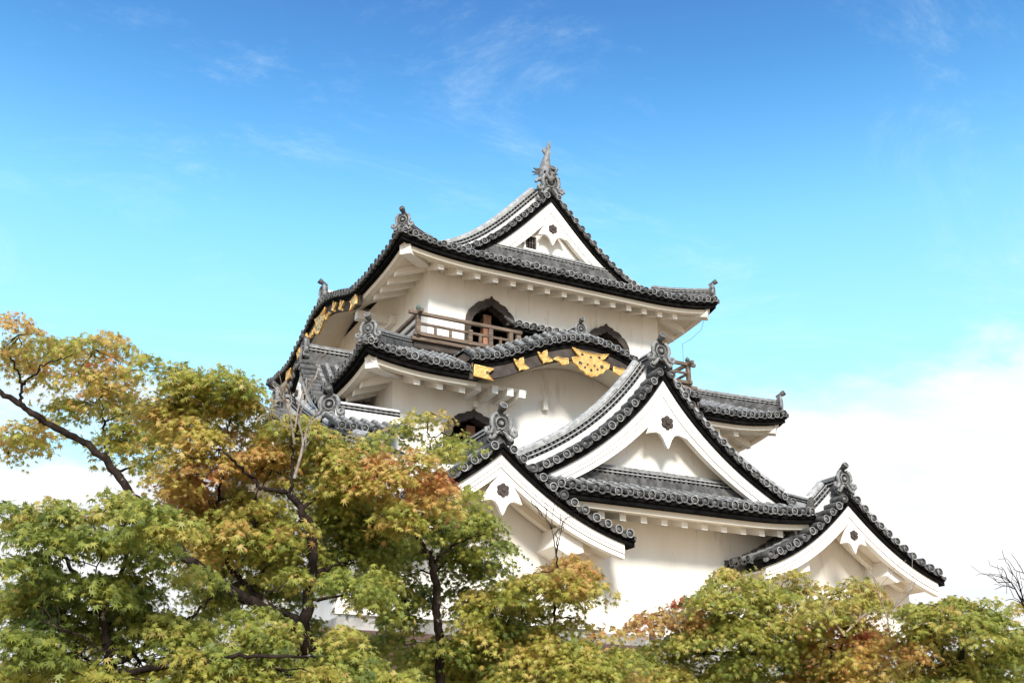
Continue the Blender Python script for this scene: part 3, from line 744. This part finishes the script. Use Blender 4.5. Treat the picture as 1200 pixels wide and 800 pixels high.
# gable dormer on the left slope
f_ch = smooth_f([(0, -2.30), (.5, -2.85), (1.0, -3.35), (1.5, -3.80), (2.0, -4.18), (2.4, -4.45), (3.0, -4.75)])
gable(frame((-7.75, 2.75, 0), *LEFT), f_ch, 2.7, 3.3, .55, -6.4, None, oni=.75, kudari=False, label='gable dormer facing left on the middle roof', bar0=.30, bar1=.28, sideeave=True)

# ---------------------------------------------------------------- balcony
def balcony():
    mb = MB()
    y0 = -1.15
    mb.box(ID, -5.35, -1.9, y0, -.02, -2.62, -2.50, 'wood'); mb.box(ID, 3.2, 5.1, y0, -.02, -2.62, -2.50, 'wood'); mb.box(ID, -1.95, 3.25, -.5, -.03, -2.61, -2.51, 'wood')
    mb.box(ID, -5.35, -4.42, -.02, 12, -2.62, -2.50, 'wood'); mb.box(ID, 4.42, 5.1, -.02, 12, -2.62, -2.50, 'wood')
    mb.box(ID, -5.25, -1.9, y0 + .1, y0 + .24, -2.84, -2.62, 'board'); mb.box(ID, -5.25, -4.42, -.02, 12, -2.84, -2.62, 'board')
    b = part(mb, 'balcony', 'weathered timber balcony deck under the top storey')
    posts = [(-5.18, y0), (-3.45, y0), (-2.75, y0), (-2.05, y0), (4.75, y0)] + [(-5.18, y0 + 1.8 * k) for k in range(1, 6)]
    for x, y in posts:
        mb = MB(); mb.box(ID, x - .065, x + .065, y - .065, y + .065, -2.50, -1.84 if (x, y) != (-3.45, y0) else -2.0, 'wood'); mb.build('post', b)
        if (x, y) in ((-5.18, y0), (4.75, y0)):
            mb = MB(); mb.lathe((x, y, -1.62), (0, 0, 1), [(-.20, .06), (-.10, .075), (-.05, .05), (.03, .09), (.10, .06), (.16, .001)], 8, ['bronze'] * 5); mb.build('finial', b)
    for z, w, h, e in ((-1.75, .11, .10, .30), (-2.08, .07, .07, 0), (-2.42, .11, .11, .12)):
        mb = MB(); mb.beam((-5.18 - e, y0, z), (-1.80 + e * .5, y0, z - .02), w, h, 'wood'); mb.build('rail', b)
        mb = MB(); mb.beam((-5.18, y0 - e, z + .004), (-5.18, 11, z + .004), w, h, 'wood'); mb.build('rail', b)
        mb = MB(); mb.beam((3.3, y0, z), (4.75 + e, y0, z), w, h, 'wood'); mb.build('rail', b)
        mb = MB(); mb.beam((4.75, y0 - e, z + .004), (4.75, 11, z + .004), w, h, 'wood'); mb.build('rail', b)
    for x in (-4.6, -4.1, -3.1, -2.4):
        mb = MB(); mb.box(ID, x - .04, x + .04, y0 - .03, y0 + .03, -2.42, -2.05, 'wood'); mb.build('post', b)
    return b
balcony()
# narrow dark roof between the two windows
mb = MB(); frP = frame((-.60, -.80, 0), *FRONT)
tiled(mb, lambda a, d: frP(a, d, -1.34 + .30 * d), -1.1, 1.1, lambda a: .8, out=(0, -1, 0), sp=.26)
mb.box(frP, -1.12, 1.12, .04, .30, -1.52, -1.37, 'black'); mb.box(frP, -.8, 1.0, .25, .79, -2.5, -1.45, 'dark')
mb.box(frP, -.98, -.84, .1, .24, -2.5, -1.45, 'wood'); mb.tube([frP(-1.0, .2, -1.25), frP(-1.25, .1, -1.22), frP(-1.45, .05, -1.12)], [.09, .08, .04], 8, 'tile')
part(mb, 'canopy', 'little dark tiled canopy between the arched windows')
# conduit hanging from the eave on the right
mb = MB(); mb.tube([(5.75, -.9, .15), (5.55, -1.0, -.25), (5.0, -1.1, -.75), (4.62, -1.1, -1.0), (4.60, -1.12, -1.7)], .007, 5, 'board'); part(mb, 'lightning_wire')

# ---------------------------------------------------------------- ground storey roofs
f_big = smooth_f([(0, -4.32), (.33, -4.80), (1.1, -5.66), (1.9, -6.42), (2.75, -7.03), (3.6, -7.50), (4.6, -7.98), (5.0, -8.12)])
big = gable(frame((0, -6.5, 0), *FRONT), f_big, 4.75, 2.9, .75, -7.6, None, bar0=.46, bar1=.33, tail=.94, oni=.84, label='large central gable over the ground storey', base_ridge=(-3.3, 3.3, -7.62, .42), pend_sc=1.3, kd_end=4.5)
mb = MB(); mb.prism(frame((0, -6.5, 0), *FRONT), [(a, f_big(abs(a)) - .05) for a in np.linspace(-4.6, 4.6, 31)] + [(4.6, -8.4), (-4.6, -8.4)], 2.72, 2.88, 'plaster'); mb.build('back_wall', big)
mb = MB(); frS = frame((0, -6.95, 0), *FRONT); zs = -8.22
ls = lambda a: .10 * max(0, (a - 2.2) / 2.0) ** 2
tiled(mb, lambda a, d: frS(a, d, zs + ls(a) + .46 * d), -3.75, 4.45, lambda a: 1.25, out=(0, -1, 0))
tiled(mb, lambda a, d: (a, -4.2 + d, -7.7 + .62 * d), -4.7, 4.7, lambda a: 2.75, caps=False)
low_roof = part(mb, 'tiled_roof', 'lowest strip of grey roof below the large gable')
eaves(low_roof, frS, lambda a: zs + ls(a), -3.75, 4.45, 1.5, mL=False, mR=False, sl=.26)
mb = MB(); ridge_path(mb, [frS(4.32, b, zs + .25 + .40 * b) for b in np.linspace(.1, 1.1, 5)], .16, .30, False); mb.build('hip_ridge', low_roof)

f_sm = smooth_f([(0, 0), (.6, -.50), (1.2, -.94), (1.9, -1.36), (2.6, -1.68), (3.3, -1.92), (3.8, -2.05)])
fL = lambda a: -7.27 + f_sm(a) * 1.0
fR = lambda a: -7.36 + f_sm(a) * 1.10
sl = gable(frame((-5.15, -7.0, 0), *FRONT), fL, 3.65, 5.4, 1.35, -11.4, None, bar0=.36, bar1=.34, tail=.93, oni=.82, beams=True, label='small left gable with its pendant above the maples', pend_sc=1.08, kudari=False, sideeave=True)
sr = gable(frame((5.72, -7.0, 0), *FRONT), fR, 3.3, 5.4, 1.35, -11.4, None, bar0=.36, bar1=.34, tail=.94, oni=.76, beams=True, label='small right gable standing clear against the sky', pend_sc=.92, kudari=True, sideeave=True, kd_end=1.7, kb=.68)
def bracket(parent, fr, sg, a, z, s=1.0):
    """plastered beam end that carries the bargeboard"""
    mb = MB(); poly = [(a - .36 * s, z - .12 * s), (a - .20 * s, z + .34 * s), (a + .34 * s, z + .22 * s), (a + .38 * s, z - .20 * s), (a, z - .30 * s)]
    mb.prism(fr, poly[::-1], .40, 1.40, 'plaster'); mb.build('beam_end', parent)
frSL = frame((-5.15, -7.0, 0), *FRONT); frSR = frame((5.72, -7.0, 0), *FRONT)
bracket(sl, frSL, 1, 1.95, -9.50, 1.1); bracket(sl, frSL, -1, -1.92, -9.42, 1.05)
bracket(sr, frSR, -1, -1.75, -9.42, .95); bracket(sr, frSR, 1, 1.75, -9.42, .95)
# walls of the side bays below the small gables are the ground-storey wall; long side roofs towards the left
f_lw = smooth_f([(0, -3.9), (1.5, -4.7), (3, -5.45), (5, -6.35), (7, -7.1), (8.4, -7.6), (9.5, -7.9)])
lw = gable(frame((-8.35, 3.5, 0), *LEFT), f_lw, 8.4, 2.6, .9, -11.4, None, oni=.85, label='broad gable on the left flank of the keep', pend=True, sideeave=True)
mb = MB(); ridge_path(mb, [(x, -1.9, -5.62) for x in np.linspace(-7.9, -6.0, 6)], .30, .42); 
tiled(mb, lambda a, d: (a, -3.3 + d, -6.35 + .5 * d), -8.2, -6.0, lambda a: 1.4, out=(0, -1, 0))
bay = part(mb, 'bay_roof', 'short ridge under the left corner of the middle roof')
onigawara(frame((-8.0, -2.0, -5.70), (.80, -.60, 0), (.60, .80, 0)), bay, .85)

# ================================================================== fence
fence = empty('wooden_fence', (-1.2, -7.6, -11.6))
fence['label'] = 'dark brown wooden fence along the foot of the white wall'; fence['category'] = 'fence'
FS = np.array((1.2, 7.6, 11.6))
def fpart(mb, n): o = mb.build(n, fence); o.location = FS; return o
mb = MB(); mb.box(ID, -9.5, -.95, -6.72, -6.60, -12.0, -11.86, 'fence'); fpart(mb, 'rail')
mb = MB(); mb.box(ID, -9.5, -.95, -6.70, -6.62, -12.9, -12.8, 'fence'); fpart(mb, 'rail')
mb = MB(); mb.box(ID, -9.5, -.95, -6.66, -6.62, -14.9, -12.02, 'fence'); fpart(mb, 'panel')
for x in np.arange(-9.5, -.8, 1.7):
    mb = MB(); mb.box(ID, x - .06, x + .06, -6.78, -6.70, -16.3, -11.9 if x < -1.3 else -11.5, 'fence'); fpart(mb, 'post')

# ================================================================== maples
cF = np.array([math.sin(YAW) * math.cos(PITCH), math.cos(YAW) * math.cos(PITCH), math.sin(PITCH)])
cR = np.array([math.cos(YAW), -math.sin(YAW), 0.0]); cU = np.cross(cR, cF)
def pt(u, v, d): return CAM_LOC + d * (cF + cR * (u - 600) / FPX - cU * (v - 400) / FPX)

LOBES = [(90, 1.0), (52, .93), (12, .74), (-32, .40)]
def star():
    tips = [(-35, .45), (8, .78), (49, .95), (90, 1.05), (131, .95), (172, .78), (215, .45)]
    pts = []
    for i, (a, r) in enumerate(tips):
        pts.append((r * math.cos(R(a)), r * math.sin(R(a))))
        if i < len(tips) - 1:
            a2 = (a + tips[i + 1][0]) / 2; pts.append((.29 * math.cos(R(a2)), .29 * math.sin(R(a2))))
    pts.append((0, -.14))
    return np.array(pts)
STAR = star()
def leaves_mesh(name, C, Nn, size, tint, parent):
    n = len(C); k = len(STAR)
    Nn = Nn / np.linalg.norm(Nn, axis=1)[:, None]
    rv = nr.normal(size=(n, 3)) + np.array((0, 0, -1.3)); t = rv - Nn * (rv * Nn).sum(1)[:, None]; t /= np.linalg.norm(t, axis=1)[:, None]; s = np.cross(Nn, t)
    r2 = (STAR ** 2).sum(1)
    V = C[:, None, :] + size[:, None, None] * (s[:, None, :] * STAR[None, :, 0, None] + t[:, None, :] * STAR[None, :, 1, None] - Nn[:, None, :] * (.30 * r2 - .0)[None, :, None])
    V = V.reshape(-1, 3)
    me = bpy.data.meshes.new(name)
    me.vertices.add(n * k); me.vertices.foreach_set('co', V.astype(np.float32).ravel())
    me.loops.add(n * k); me.loops.foreach_set('vertex_index', np.arange(n * k, dtype=np.int32))
    me.polygons.add(n); me.polygons.foreach_set('loop_start', np.arange(n, dtype=np.int32) * k)
    me.polygons.foreach_set('loop_total', np.full(n, k, dtype=np.int32))
    at = me.attributes.new('tint', 'FLOAT', 'FACE'); at.data.foreach_set('value', np.clip(tint, 0, 1).astype(np.float32))
    me.materials.append(M['leaf']); me.update(calc_edges=True); me.validate()
    o = bpy.data.objects.new(name, me); COL.objects.link(o); o.parent = parent
    return o

def bez(p, q, sag=.15, n=7, wob=.03):
    p = np.array(p); q = np.array(q); L = np.linalg.norm(q - p)
    m = (p + q) / 2 + np.array((0, 0, sag * L)) + nr.normal(size=3) * L * .10
    t = np.linspace(0, 1, n)[:, None]
    P = (1 - t) ** 2 * p + 2 * t * (1 - t) * m + t * t * q
    P[1:-1] += nr.normal(size=(n - 2, 3)) * L * wob
    return P

def spline(P, n=24):
    P = np.array(P, float); Q = [P[0]]
    ext = np.vstack([2 * P[0] - P[1], P, 2 * P[-1] - P[-2]])
    per = max(3, n // (len(P) - 1))
    for i in range(len(P) - 1):
        p0, p1, p2, p3 = ext[i:i + 4]
        for t in np.linspace(0, 1, per + 1)[1:]:
            Q.append(.5 * ((2 * p1) + (-p0 + p2) * t + (2 * p0 - 5 * p1 + 4 * p2 - p3) * t * t + (-p0 + 3 * p1 - 3 * p2 + p3) * t ** 3))
    return np.array(Q)

def tree(label, dist, limbs, clusters, group='maple trees in front of the keep', leaf=.066, dens=1.0, bark='bark', name='maple_tree', base=None, bare=(), ddr=(-.5, .5), bare_bark='bark'):
    """limbs: list of ([(u, v, ddist)...], r0, r1) in metres; first limb starts near the ground.
       clusters: (u, v, half width px, half height px, tint[, ddist])"""
    l0 = limbs[0][0][0]; b = pt(l0[0], l0[1], dist + l0[2])
    bx = np.array((b[0], b[1], -16.2))
    if base is not None: bx[:2] += base
    root = empty(name, bx); root['label'] = label; root['category'] = 'tree'
    if group: root['group'] = group
    mb = MB(); skel = []
    for i, (path, r0, r1) in enumerate(limbs):
        P = [pt(u, v, dist + dd) for u, v, dd in path]
        if i == 0: P = [bx - np.array((0, 0, .2)), (bx * .55 + P[0] * .45) + nr.normal(size=3) * .06] + P
        S = spline(P, 8 * len(P)); S[1:-1] += nr.normal(size=(len(S) - 2, 3)) * .012
        rad = .70 * np.linspace(r0, r1, len(S)) * (1 + nr.normal(size=len(S)) * .05)
        mb.tube(S - bx, rad, 9, bark); skel += [(p, r) for p, r in zip(S, rad)]
        if i == 0:
            tr = mb.build('trunk', root); mb = MB()
    SK = np.array([p for p, _ in skel]); SR = np.array([r for _, r in skel])
    allC = []; allN = []; allS = []; allT = []
    clusters = sorted(clusters, key=lambda c: np.min(np.linalg.norm(SK - pt(c[0], c[1], dist + (c[5] if len(c) > 5 else 0)), axis=1)))
    for cl in clusters:
        u, v, ru, rv, tint = cl[:5]; dd = cl[5] if len(cl) > 5 else nr.uniform(*ddr)
        d = dist + dd; c = pt(u, v, d); rx = ru * d / FPX; rz = rv * d / FPX
        # branch from the skeleton to the clump
        dist_ = np.linalg.norm(SK - (c - np.array((0, 0, rz * .4))), axis=1) + np.where(SK[:, 2] > c[2], .6, 0)
        j = int(np.argmin(dist_)); tgt = c - np.array((0, 0, rz * .35)); Br = bez(SK[j], tgt, .12, 8)
        rr = min(SR[j] * .75, .012 + .035 * rx)
        rad = np.linspace(rr, .008, len(Br)); mb.tube(Br - bx, rad, 6, bark)
        SK = np.vstack([SK, Br[2:]]); SR = np.concatenate([SR, rad[2:]])
        # several thin, tilted pads of foliage per clump, each made of sprays
        area = 3.1416 * ru * rv; ns = max(5, int(area / 66 * dens * (d / 11) ** .9)); pads = []
        for k in range(3 + int(area / 620)):
            while True:
                q = nr.uniform(-1, 1, 3)
                if q @ q < 1: break
            pads.append((c + q * np.array((rx, rx * .85, rz)) * 1.0, nr.uniform(.30, .55) * max(rx, rz * 1.3), q, nr.normal() * .10, nr.normal(size=2) * .18))
        for k in range(ns):
            pc, pr, q, ptint, ptilt = pads[nr.integers(len(pads))]
            an_ = nr.uniform(0, 6.283); ra = pr * math.sqrt(nr.uniform(0, 1)); o_ = np.array((math.cos(an_), math.sin(an_), 0)) * ra
            sc = pc + o_ + np.array((0, 0, -.45 * ra * ra / pr + o_[0] * ptilt[0] + o_[1] * ptilt[1] + nr.normal() * .12 * pr))
            q = q * .5 + o_ / pr * .7
            R0 = nr.uniform(.12, .24) * d / 11
            if k % 9 == 0:
                T = bez(tgt + (c - tgt) * .4, sc - np.array((0, 0, .05)), .08, 5, .03); mb.tube(T - bx, np.linspace(.009, .003, 5), 4, bark, caps=False)
            nl = int(nr.uniform(14, 26))
            ang = nr.uniform(0, 6.283, nl); rad_ = R0 * np.sqrt(nr.uniform(0, 1, nl)) * 1.25
            out = np.array((q[0], q[1], 0)); tilt = np.array((out[0] * .45, out[1] * .45, 1.0))
            loc = np.stack([rad_ * np.cos(ang), rad_ * np.sin(ang), -.55 * rad_ ** 2 / R0 * .8 + nr.normal(size=nl) * .022], 1)
            loc[:, 2] -= loc[:, 0] * tilt[0] + loc[:, 1] * tilt[1]
            Nn = np.tile(tilt, (nl, 1)) + nr.normal(size=(nl, 3)) * .62 + np.stack([np.cos(ang), np.sin(ang), 0 * ang], 1) * (rad_ / R0)[:, None] * .75
            allC.append(sc + loc); allN.append(Nn); allS.append(leaf * (d / 11) ** .35 * nr.uniform(.45, 1.2, nl))
            st = tint + ptint + nr.normal() * .07 + .08 * q[2]
            allT.append(st + nr.normal(size=nl) * .075)
    for path, r0 in bare:                                  # leafless twigs
        P = spline([pt(u, v, dist + dd) for u, v, dd in path], 10); mb.tube(P - bx, np.linspace(r0, .004, len(P)), 5, bare_bark)
        for k in range(7):
            i = nr.integers(1, len(P) - 1); dirv = nr.normal(size=3) * .6 + np.array((0, 0, .5)) + (P[i] - P[i - 1]) / np.linalg.norm(P[i] - P[i - 1])
            T = bez(P[i], P[i] + dirv * nr.uniform(.06, .20) * dist / 11, .1, 5, .06); mb.tube(T - bx, np.linspace(r0 * .5, .004, 5), 4, bare_bark, caps=False)
    if mb.v: mb.build('branches', root)
    if allC: leaves_mesh('crown', np.concatenate(allC) - bx, np.concatenate(allN), np.concatenate(allS), np.concatenate(allT), root)
    return root

tree('tall maple turning orange whose long limb leans out over the left edge of the picture', 13.0,
     [([(372, 800, -1.0), (350, 735, -1.2)], .13, .09),
      ([(350, 735, -1.2), (270, 690, -1.5), (205, 640, -1.2), (150, 572, -.6), (110, 525, -.5), (60, 500, -.5), (25, 475, -.5), (-20, 445, -.5)], .085, .042),
      ([(125, 540, 0), (122, 500, .1), (118, 470, .2)], .03, .012), ([(25, 475, -.3), (25, 450, -.3), (10, 410, -.2)], .03, .012), ([(27, 450, -.3), (50, 430, -.4), (85, 415, -.4)], .022, .008)],
     [(22, 388, 42, 24, 0.60), (68, 402, 46, 20, 0.54), (110, 405, 40, 20, 0.56), (128, 395, 22, 12, 0.62), (35, 425, 34, 16, 0.52), (92, 432, 40, 14, 0.48), (128, 440, 34, 22, 0.58), (112, 468, 46, 20, 0.40), (150, 478, 36, 22, 0.38), (78, 466, 22, 10, 0.54), (150, 512, 42, 20, 0.36), (190, 490, 34, 24, 0.36), (200, 520, 28, 16, 0.36), (22, 498, 38, 14, 0.52), (55, 508, 32, 12, 0.54), (10, 528, 22, 12, 0.46), (160, 540, 26, 13, 0.36), (50, 492, 20, 8, 0.62)], dens=.62, ddr=(-.3, .8))
tree('lichen spotted maple with a bent dark trunk, mixed green and gold, before the left flank', 12.0,
     [([(355, 800, 0), (358, 720, 0), (368, 650, 0), (358, 605, 0), (338, 575, 0)], .13, .055),
      ([(338, 575, 0), (310, 572, -.1), (285, 550, -.2), (262, 530, -.3)], .04, .018),
      ([(340, 578, 0), (343, 530, .1), (348, 480, .2), (335, 450, .2)], .032, .008),
      ([(352, 725, 0), (320, 712, .2), (270, 665, .3), (268, 630, .3), (255, 590, .4), (262, 560, .4)], .06, .02),
      ([(268, 630, .3), (290, 600, .3), (300, 580, .3)], .03, .012)],
     [(215, 438, 46, 15, .36), (262, 446, 46, 18, .38), (296, 466, 24, 18, .36), (236, 462, 50, 18, .42), (198, 468, 32, 16, .44), (270, 488, 40, 18, .44), (225, 500, 36, 18, .52), (258, 522, 44, 20, .64), (222, 548, 40, 22, .70), (236, 578, 34, 24, .66), (318, 545, 40, 24, .52), (368, 530, 44, 20, .44), (406, 556, 40, 24, .40), (340, 505, 34, 18, .42), (452, 552, 34, 18, .58), (486, 556, 36, 14, .70), (508, 562, 20, 14, .78), (505, 585, 30, 10, .58), (300, 605, 48, 32, .34), (395, 600, 50, 32, .26), (440, 620, 40, 30, .22), (335, 640, 44, 30, .26), (410, 650, 46, 30, .20), (250, 625, 40, 26, .44), (470, 590, 30, 20, .40), (420, 690, 44, 28, .24, -.5), (440, 538, 30, 12, .52, .4), (474, 534, 26, 10, .56, .3), (404, 532, 30, 12, .46, .5), (345, 490, 22, 9, .40, .4), (395, 515, 32, 10, .40, .4), (432, 526, 26, 10, .50, .5), (366, 505, 24, 10, .42, .5), (228, 668, 26, 10, .32, -1.8), (300, 712, 26, 9, .30, -1.4), (352, 668, 16, 12, .30, -.6), (345, 610, 14, 8, .4, -.4), (285, 580, 34, 20, .48, .7), (310, 600, 34, 22, .40, .9), (245, 600, 30, 22, .5, .9), (410, 600, 36, 26, .26, 1.0), (232, 655, 34, 20, .22, 1.6), (275, 650, 34, 22, .24, 1.8), (320, 690, 34, 22, .18, 1.7), (285, 690, 34, 18, .20, 1.5), (240, 695, 34, 20, .22, 1.3), (360, 740, 34, 22, .2, 1.4), (390, 560, 40, 26, .24, 1.5), (300, 640, 30, 22, .3, 1.6)],
     bare=[([(345, 520, 0), (338, 480, -.1), (325, 455, -.2)], .016), ([(346, 500, 0), (352, 470, 0), (372, 440, 0)], .014), ([(340, 470, 0), (325, 470, 0), (312, 490, 0)], .010), ([(345, 560, -.3), (355, 520, -.3), (350, 490, -.4), (362, 465, -.4)], .02)], ddr=(.1, 1.0), bare_bark='pale_bark', dens=1.2)
tree('low spreading green maple filling the lower left corner', 10.0,
     [([(120, 830, 0), (130, 780, 0), (120, 720, 0)], .11, .05), ([(130, 780, 0), (200, 740, .2), (250, 700, .4)], .05, .015), ([(120, 720, 0), (80, 660, .3), (40, 620, .5)], .04, .012), ([(120, 720, 0), (150, 650, .3), (150, 610, .6)], .04, .012), ([(130, 790, 0), (260, 770, -.4), (370, 770, -.5)], .05, .015)],
     [(28, 594, 34, 14, .28), (88, 596, 38, 16, .32), (140, 592, 34, 18, .30), (190, 600, 40, 20, .28), (60, 622, 44, 16, .20), (120, 628, 40, 16, .16), (172, 636, 46, 20, .20), (25, 650, 34, 14, .10), (48, 672, 50, 20, .22), (110, 680, 44, 18, .14), (160, 678, 40, 18, .22), (20, 705, 46, 22, .28), (75, 715, 48, 22, .14), (135, 718, 48, 22, .28), (195, 730, 48, 22, .22), (235, 740, 40, 18, .30), (30, 750, 50, 24, .08), (95, 760, 50, 22, .14), (165, 768, 54, 24, .32), (235, 765, 50, 24, .34), (300, 745, 46, 26, .34), (30, 788, 50, 22, .36), (110, 798, 54, 20, .30), (190, 800, 54, 20, .36), (275, 795, 54, 24, .38), (345, 785, 46, 26, .30), (410, 760, 46, 28, .28), (400, 800, 50, 22, .36), (465, 790, 40, 24, .30)],
     bare=[([(100, 745, -.8), (75, 738, -.8), (50, 728, -.8)], .012), ([(140, 760, -.9), (120, 762, -.9), (105, 750, -.9)], .010)], dens=1.35)
tree('upright maple with a dark forked trunk directly below the small left gable', 13.5,
     [([(516, 800, 0), (513, 730, 0), (508, 665, 0), (492, 635, 0), (478, 605, .1)], .12, .04), ([(506, 660, 0), (530, 640, 0), (560, 625, 0)], .035, .012), ([(490, 630, 0), (500, 570, .2), (505, 520, .4), (500, 495, .5)], .03, .008), ([(494, 640, 0), (470, 640, 0), (445, 620, 0)], .03, .01)],
     [(472, 494, 26, 8, .38), (505, 482, 22, 6, .42), (446, 508, 16, 8, .42), (534, 510, 22, 8, .36), (528, 522, 26, 9, .32), (528, 572, 20, 12, .40), (500, 600, 38, 22, .22), (540, 592, 42, 22, .28), (568, 622, 36, 22, .26), (520, 628, 38, 20, .16), (470, 630, 34, 22, .16), (580, 648, 26, 14, .24), (545, 655, 34, 16, .14), (460, 668, 34, 22, .18), (475, 700, 30, 22, .16, .6), (545, 700, 26, 20, .16, .8), (500, 690, 22, 20, .12, 1.2), (505, 755, 40, 20, .20, .3), (455, 740, 40, 24, .26)], ddr=(.2, 1.0))
tree('slender maple with one small orange topped spray in front of the white wall', 14.0,
     [([(640, 830, 0), (645, 760, 0), (652, 700, 0), (652, 650, 0), (654, 615, 0)], .06, .006), ([(645, 760, 0), (600, 740, 0), (560, 715, 0)], .03, .01), ([(652, 705, 0), (672, 680, 0)], .02, .008)],
     [(605, 688, 30, 14, .36), (628, 668, 18, 10, .44), (655, 690, 24, 10, .42), (678, 655, 30, 16, .66), (690, 678, 24, 14, .56), (655, 668, 24, 10, .60), (668, 692, 22, 9, .40), (640, 676, 16, 8, .44), (570, 700, 38, 16, .36), (612, 706, 28, 12, .40), (560, 728, 44, 20, .32), (605, 738, 44, 20, .34), (650, 745, 34, 18, .38), (620, 770, 48, 22, .34), (560, 765, 46, 22, .28), (672, 778, 40, 20, .36), (520, 775, 44, 22, .30), (600, 800, 54, 18, .36), (700, 785, 26, 18, .40), (705, 738, 10, 8, .55), (735, 795, 30, 16, .42), (675, 722, 14, 8, .45), (725, 768, 26, 14, .40), (690, 762, 30, 14, .34), (520, 800, 40, 20, .34)],
     bare=[([(652, 650, 0), (645, 615, 0), (630, 600, 0)], .008), ([(652, 650, 0), (660, 612, 0), (668, 605, 0)], .007)], dens=1.4)
tree('rounded yellow green maple under the wall to the left of the right gable', 17.0,
     [([(880, 840, 0), (872, 780, 0), (872, 745, 0), (850, 728, 0), (835, 715, 0)], .12, .04), ([(872, 750, 0), (895, 725, 0), (902, 700, 0)], .05, .015), ([(872, 765, 0), (820, 765, 0), (780, 750, 0)], .05, .012)],
     [(868, 676, 34, 14, .36), (845, 695, 40, 18, .34), (890, 698, 38, 18, .34), (830, 720, 40, 18, .32), (878, 725, 44, 20, .28), (918, 722, 36, 20, .32), (798, 716, 24, 12, .70), (768, 718, 26, 12, .78), (800, 700, 16, 8, .84), (752, 728, 16, 10, .74), (830, 752, 44, 20, .26), (885, 760, 46, 20, .22), (790, 752, 36, 16, .34), (935, 755, 36, 22, .36), (770, 780, 40, 18, .40), (830, 785, 48, 20, .34), (890, 790, 48, 20, .24), (945, 690, 22, 14, .48), (750, 765, 20, 14, .46), (930, 672, 16, 8, .46)],
     bare=[([(800, 745, -.6), (790, 725, -.6), (778, 712, -.6)], .014), ([(790, 735, -.6), (805, 722, -.6), (812, 712, -.6)], .010)], dens=1.25, bare_bark='pale_bark')
tree('reddening maple with bare grey twigs below the right gable', 16.5,
     [([(990, 850, 0), (992, 790, 0), (985, 760, 0), (990, 735, 0)], .10, .035), ([(992, 790, 0), (1030, 760, 0), (1045, 740, 0)], .04, .012), ([(985, 765, 0), (955, 745, 0)], .04, .012)],
     [(985, 690, 40, 14, .44), (960, 706, 34, 16, .42), (1010, 704, 30, 14, .46), (985, 722, 42, 14, .66), (1000, 742, 40, 12, .76), (1035, 738, 28, 14, .78), (965, 735, 28, 12, .66), (945, 778, 40, 18, .62), (975, 762, 36, 16, .50), (1020, 765, 36, 16, .52), (1050, 755, 24, 14, .60), (1000, 790, 46, 18, .48), (1050, 790, 36, 18, .44), (940, 800, 40, 14, .58), (1018, 690, 14, 8, .80)],
     bare=[([(1045, 760, -.4), (1040, 725, -.4), (1028, 690, -.4), (1018, 660, -.4)], .015), ([(1038, 720, -.4), (1055, 705, -.4), (1070, 690, -.4)], .012), ([(990, 745, -.7), (975, 725, -.7), (960, 715, -.7)], .014), ([(992, 740, -.7), (1010, 722, -.7), (1022, 712, -.7)], .014)], dens=1.1, bare_bark='pale_bark')
tree('dome shaped green maple in the lower right corner', 15.5,
     [([(1135, 850, 0), (1130, 790, 0), (1125, 745, 0)], .11, .04), ([(1130, 790, 0), (1170, 760, 0)], .04, .012), ([(1130, 780, 0), (1090, 750, 0)], .04, .012)],
     [(1118, 700, 34, 12, .38), (1082, 706, 24, 8, .42), (1150, 712, 34, 14, .34), (1100, 722, 38, 18, .36), (1140, 732, 40, 18, .32), (1180, 735, 30, 18, .30), (1085, 745, 32, 16, .38), (1125, 755, 42, 18, .28), (1170, 762, 38, 20, .22), (1080, 775, 34, 18, .40), (1130, 785, 42, 20, .26), (1185, 792, 34, 20, .20), (1090, 800, 40, 16, .36), (1065, 760, 18, 14, .70)], dens=1.3)
tree('nearly leafless grey sapling rising at the right border', 18.0,
     [([(1215, 860, 0), (1212, 760, 0), (1205, 715, 0)], .07, .03)],
     [(1197, 706, 14, 8, .48)], name='bare_tree',
     bare=[([(1206, 720, 0), (1195, 700, 0), (1185, 682, 0), (1170, 672, 0)], .018), ([(1200, 705, 0), (1192, 680, 0), (1180, 664, 0)], .014), ([(1207, 715, 0), (1205, 685, 0), (1195, 662, 0)], .014), ([(1190, 690, 0), (1178, 686, 0), (1166, 690, 0)], .010)], group=None)
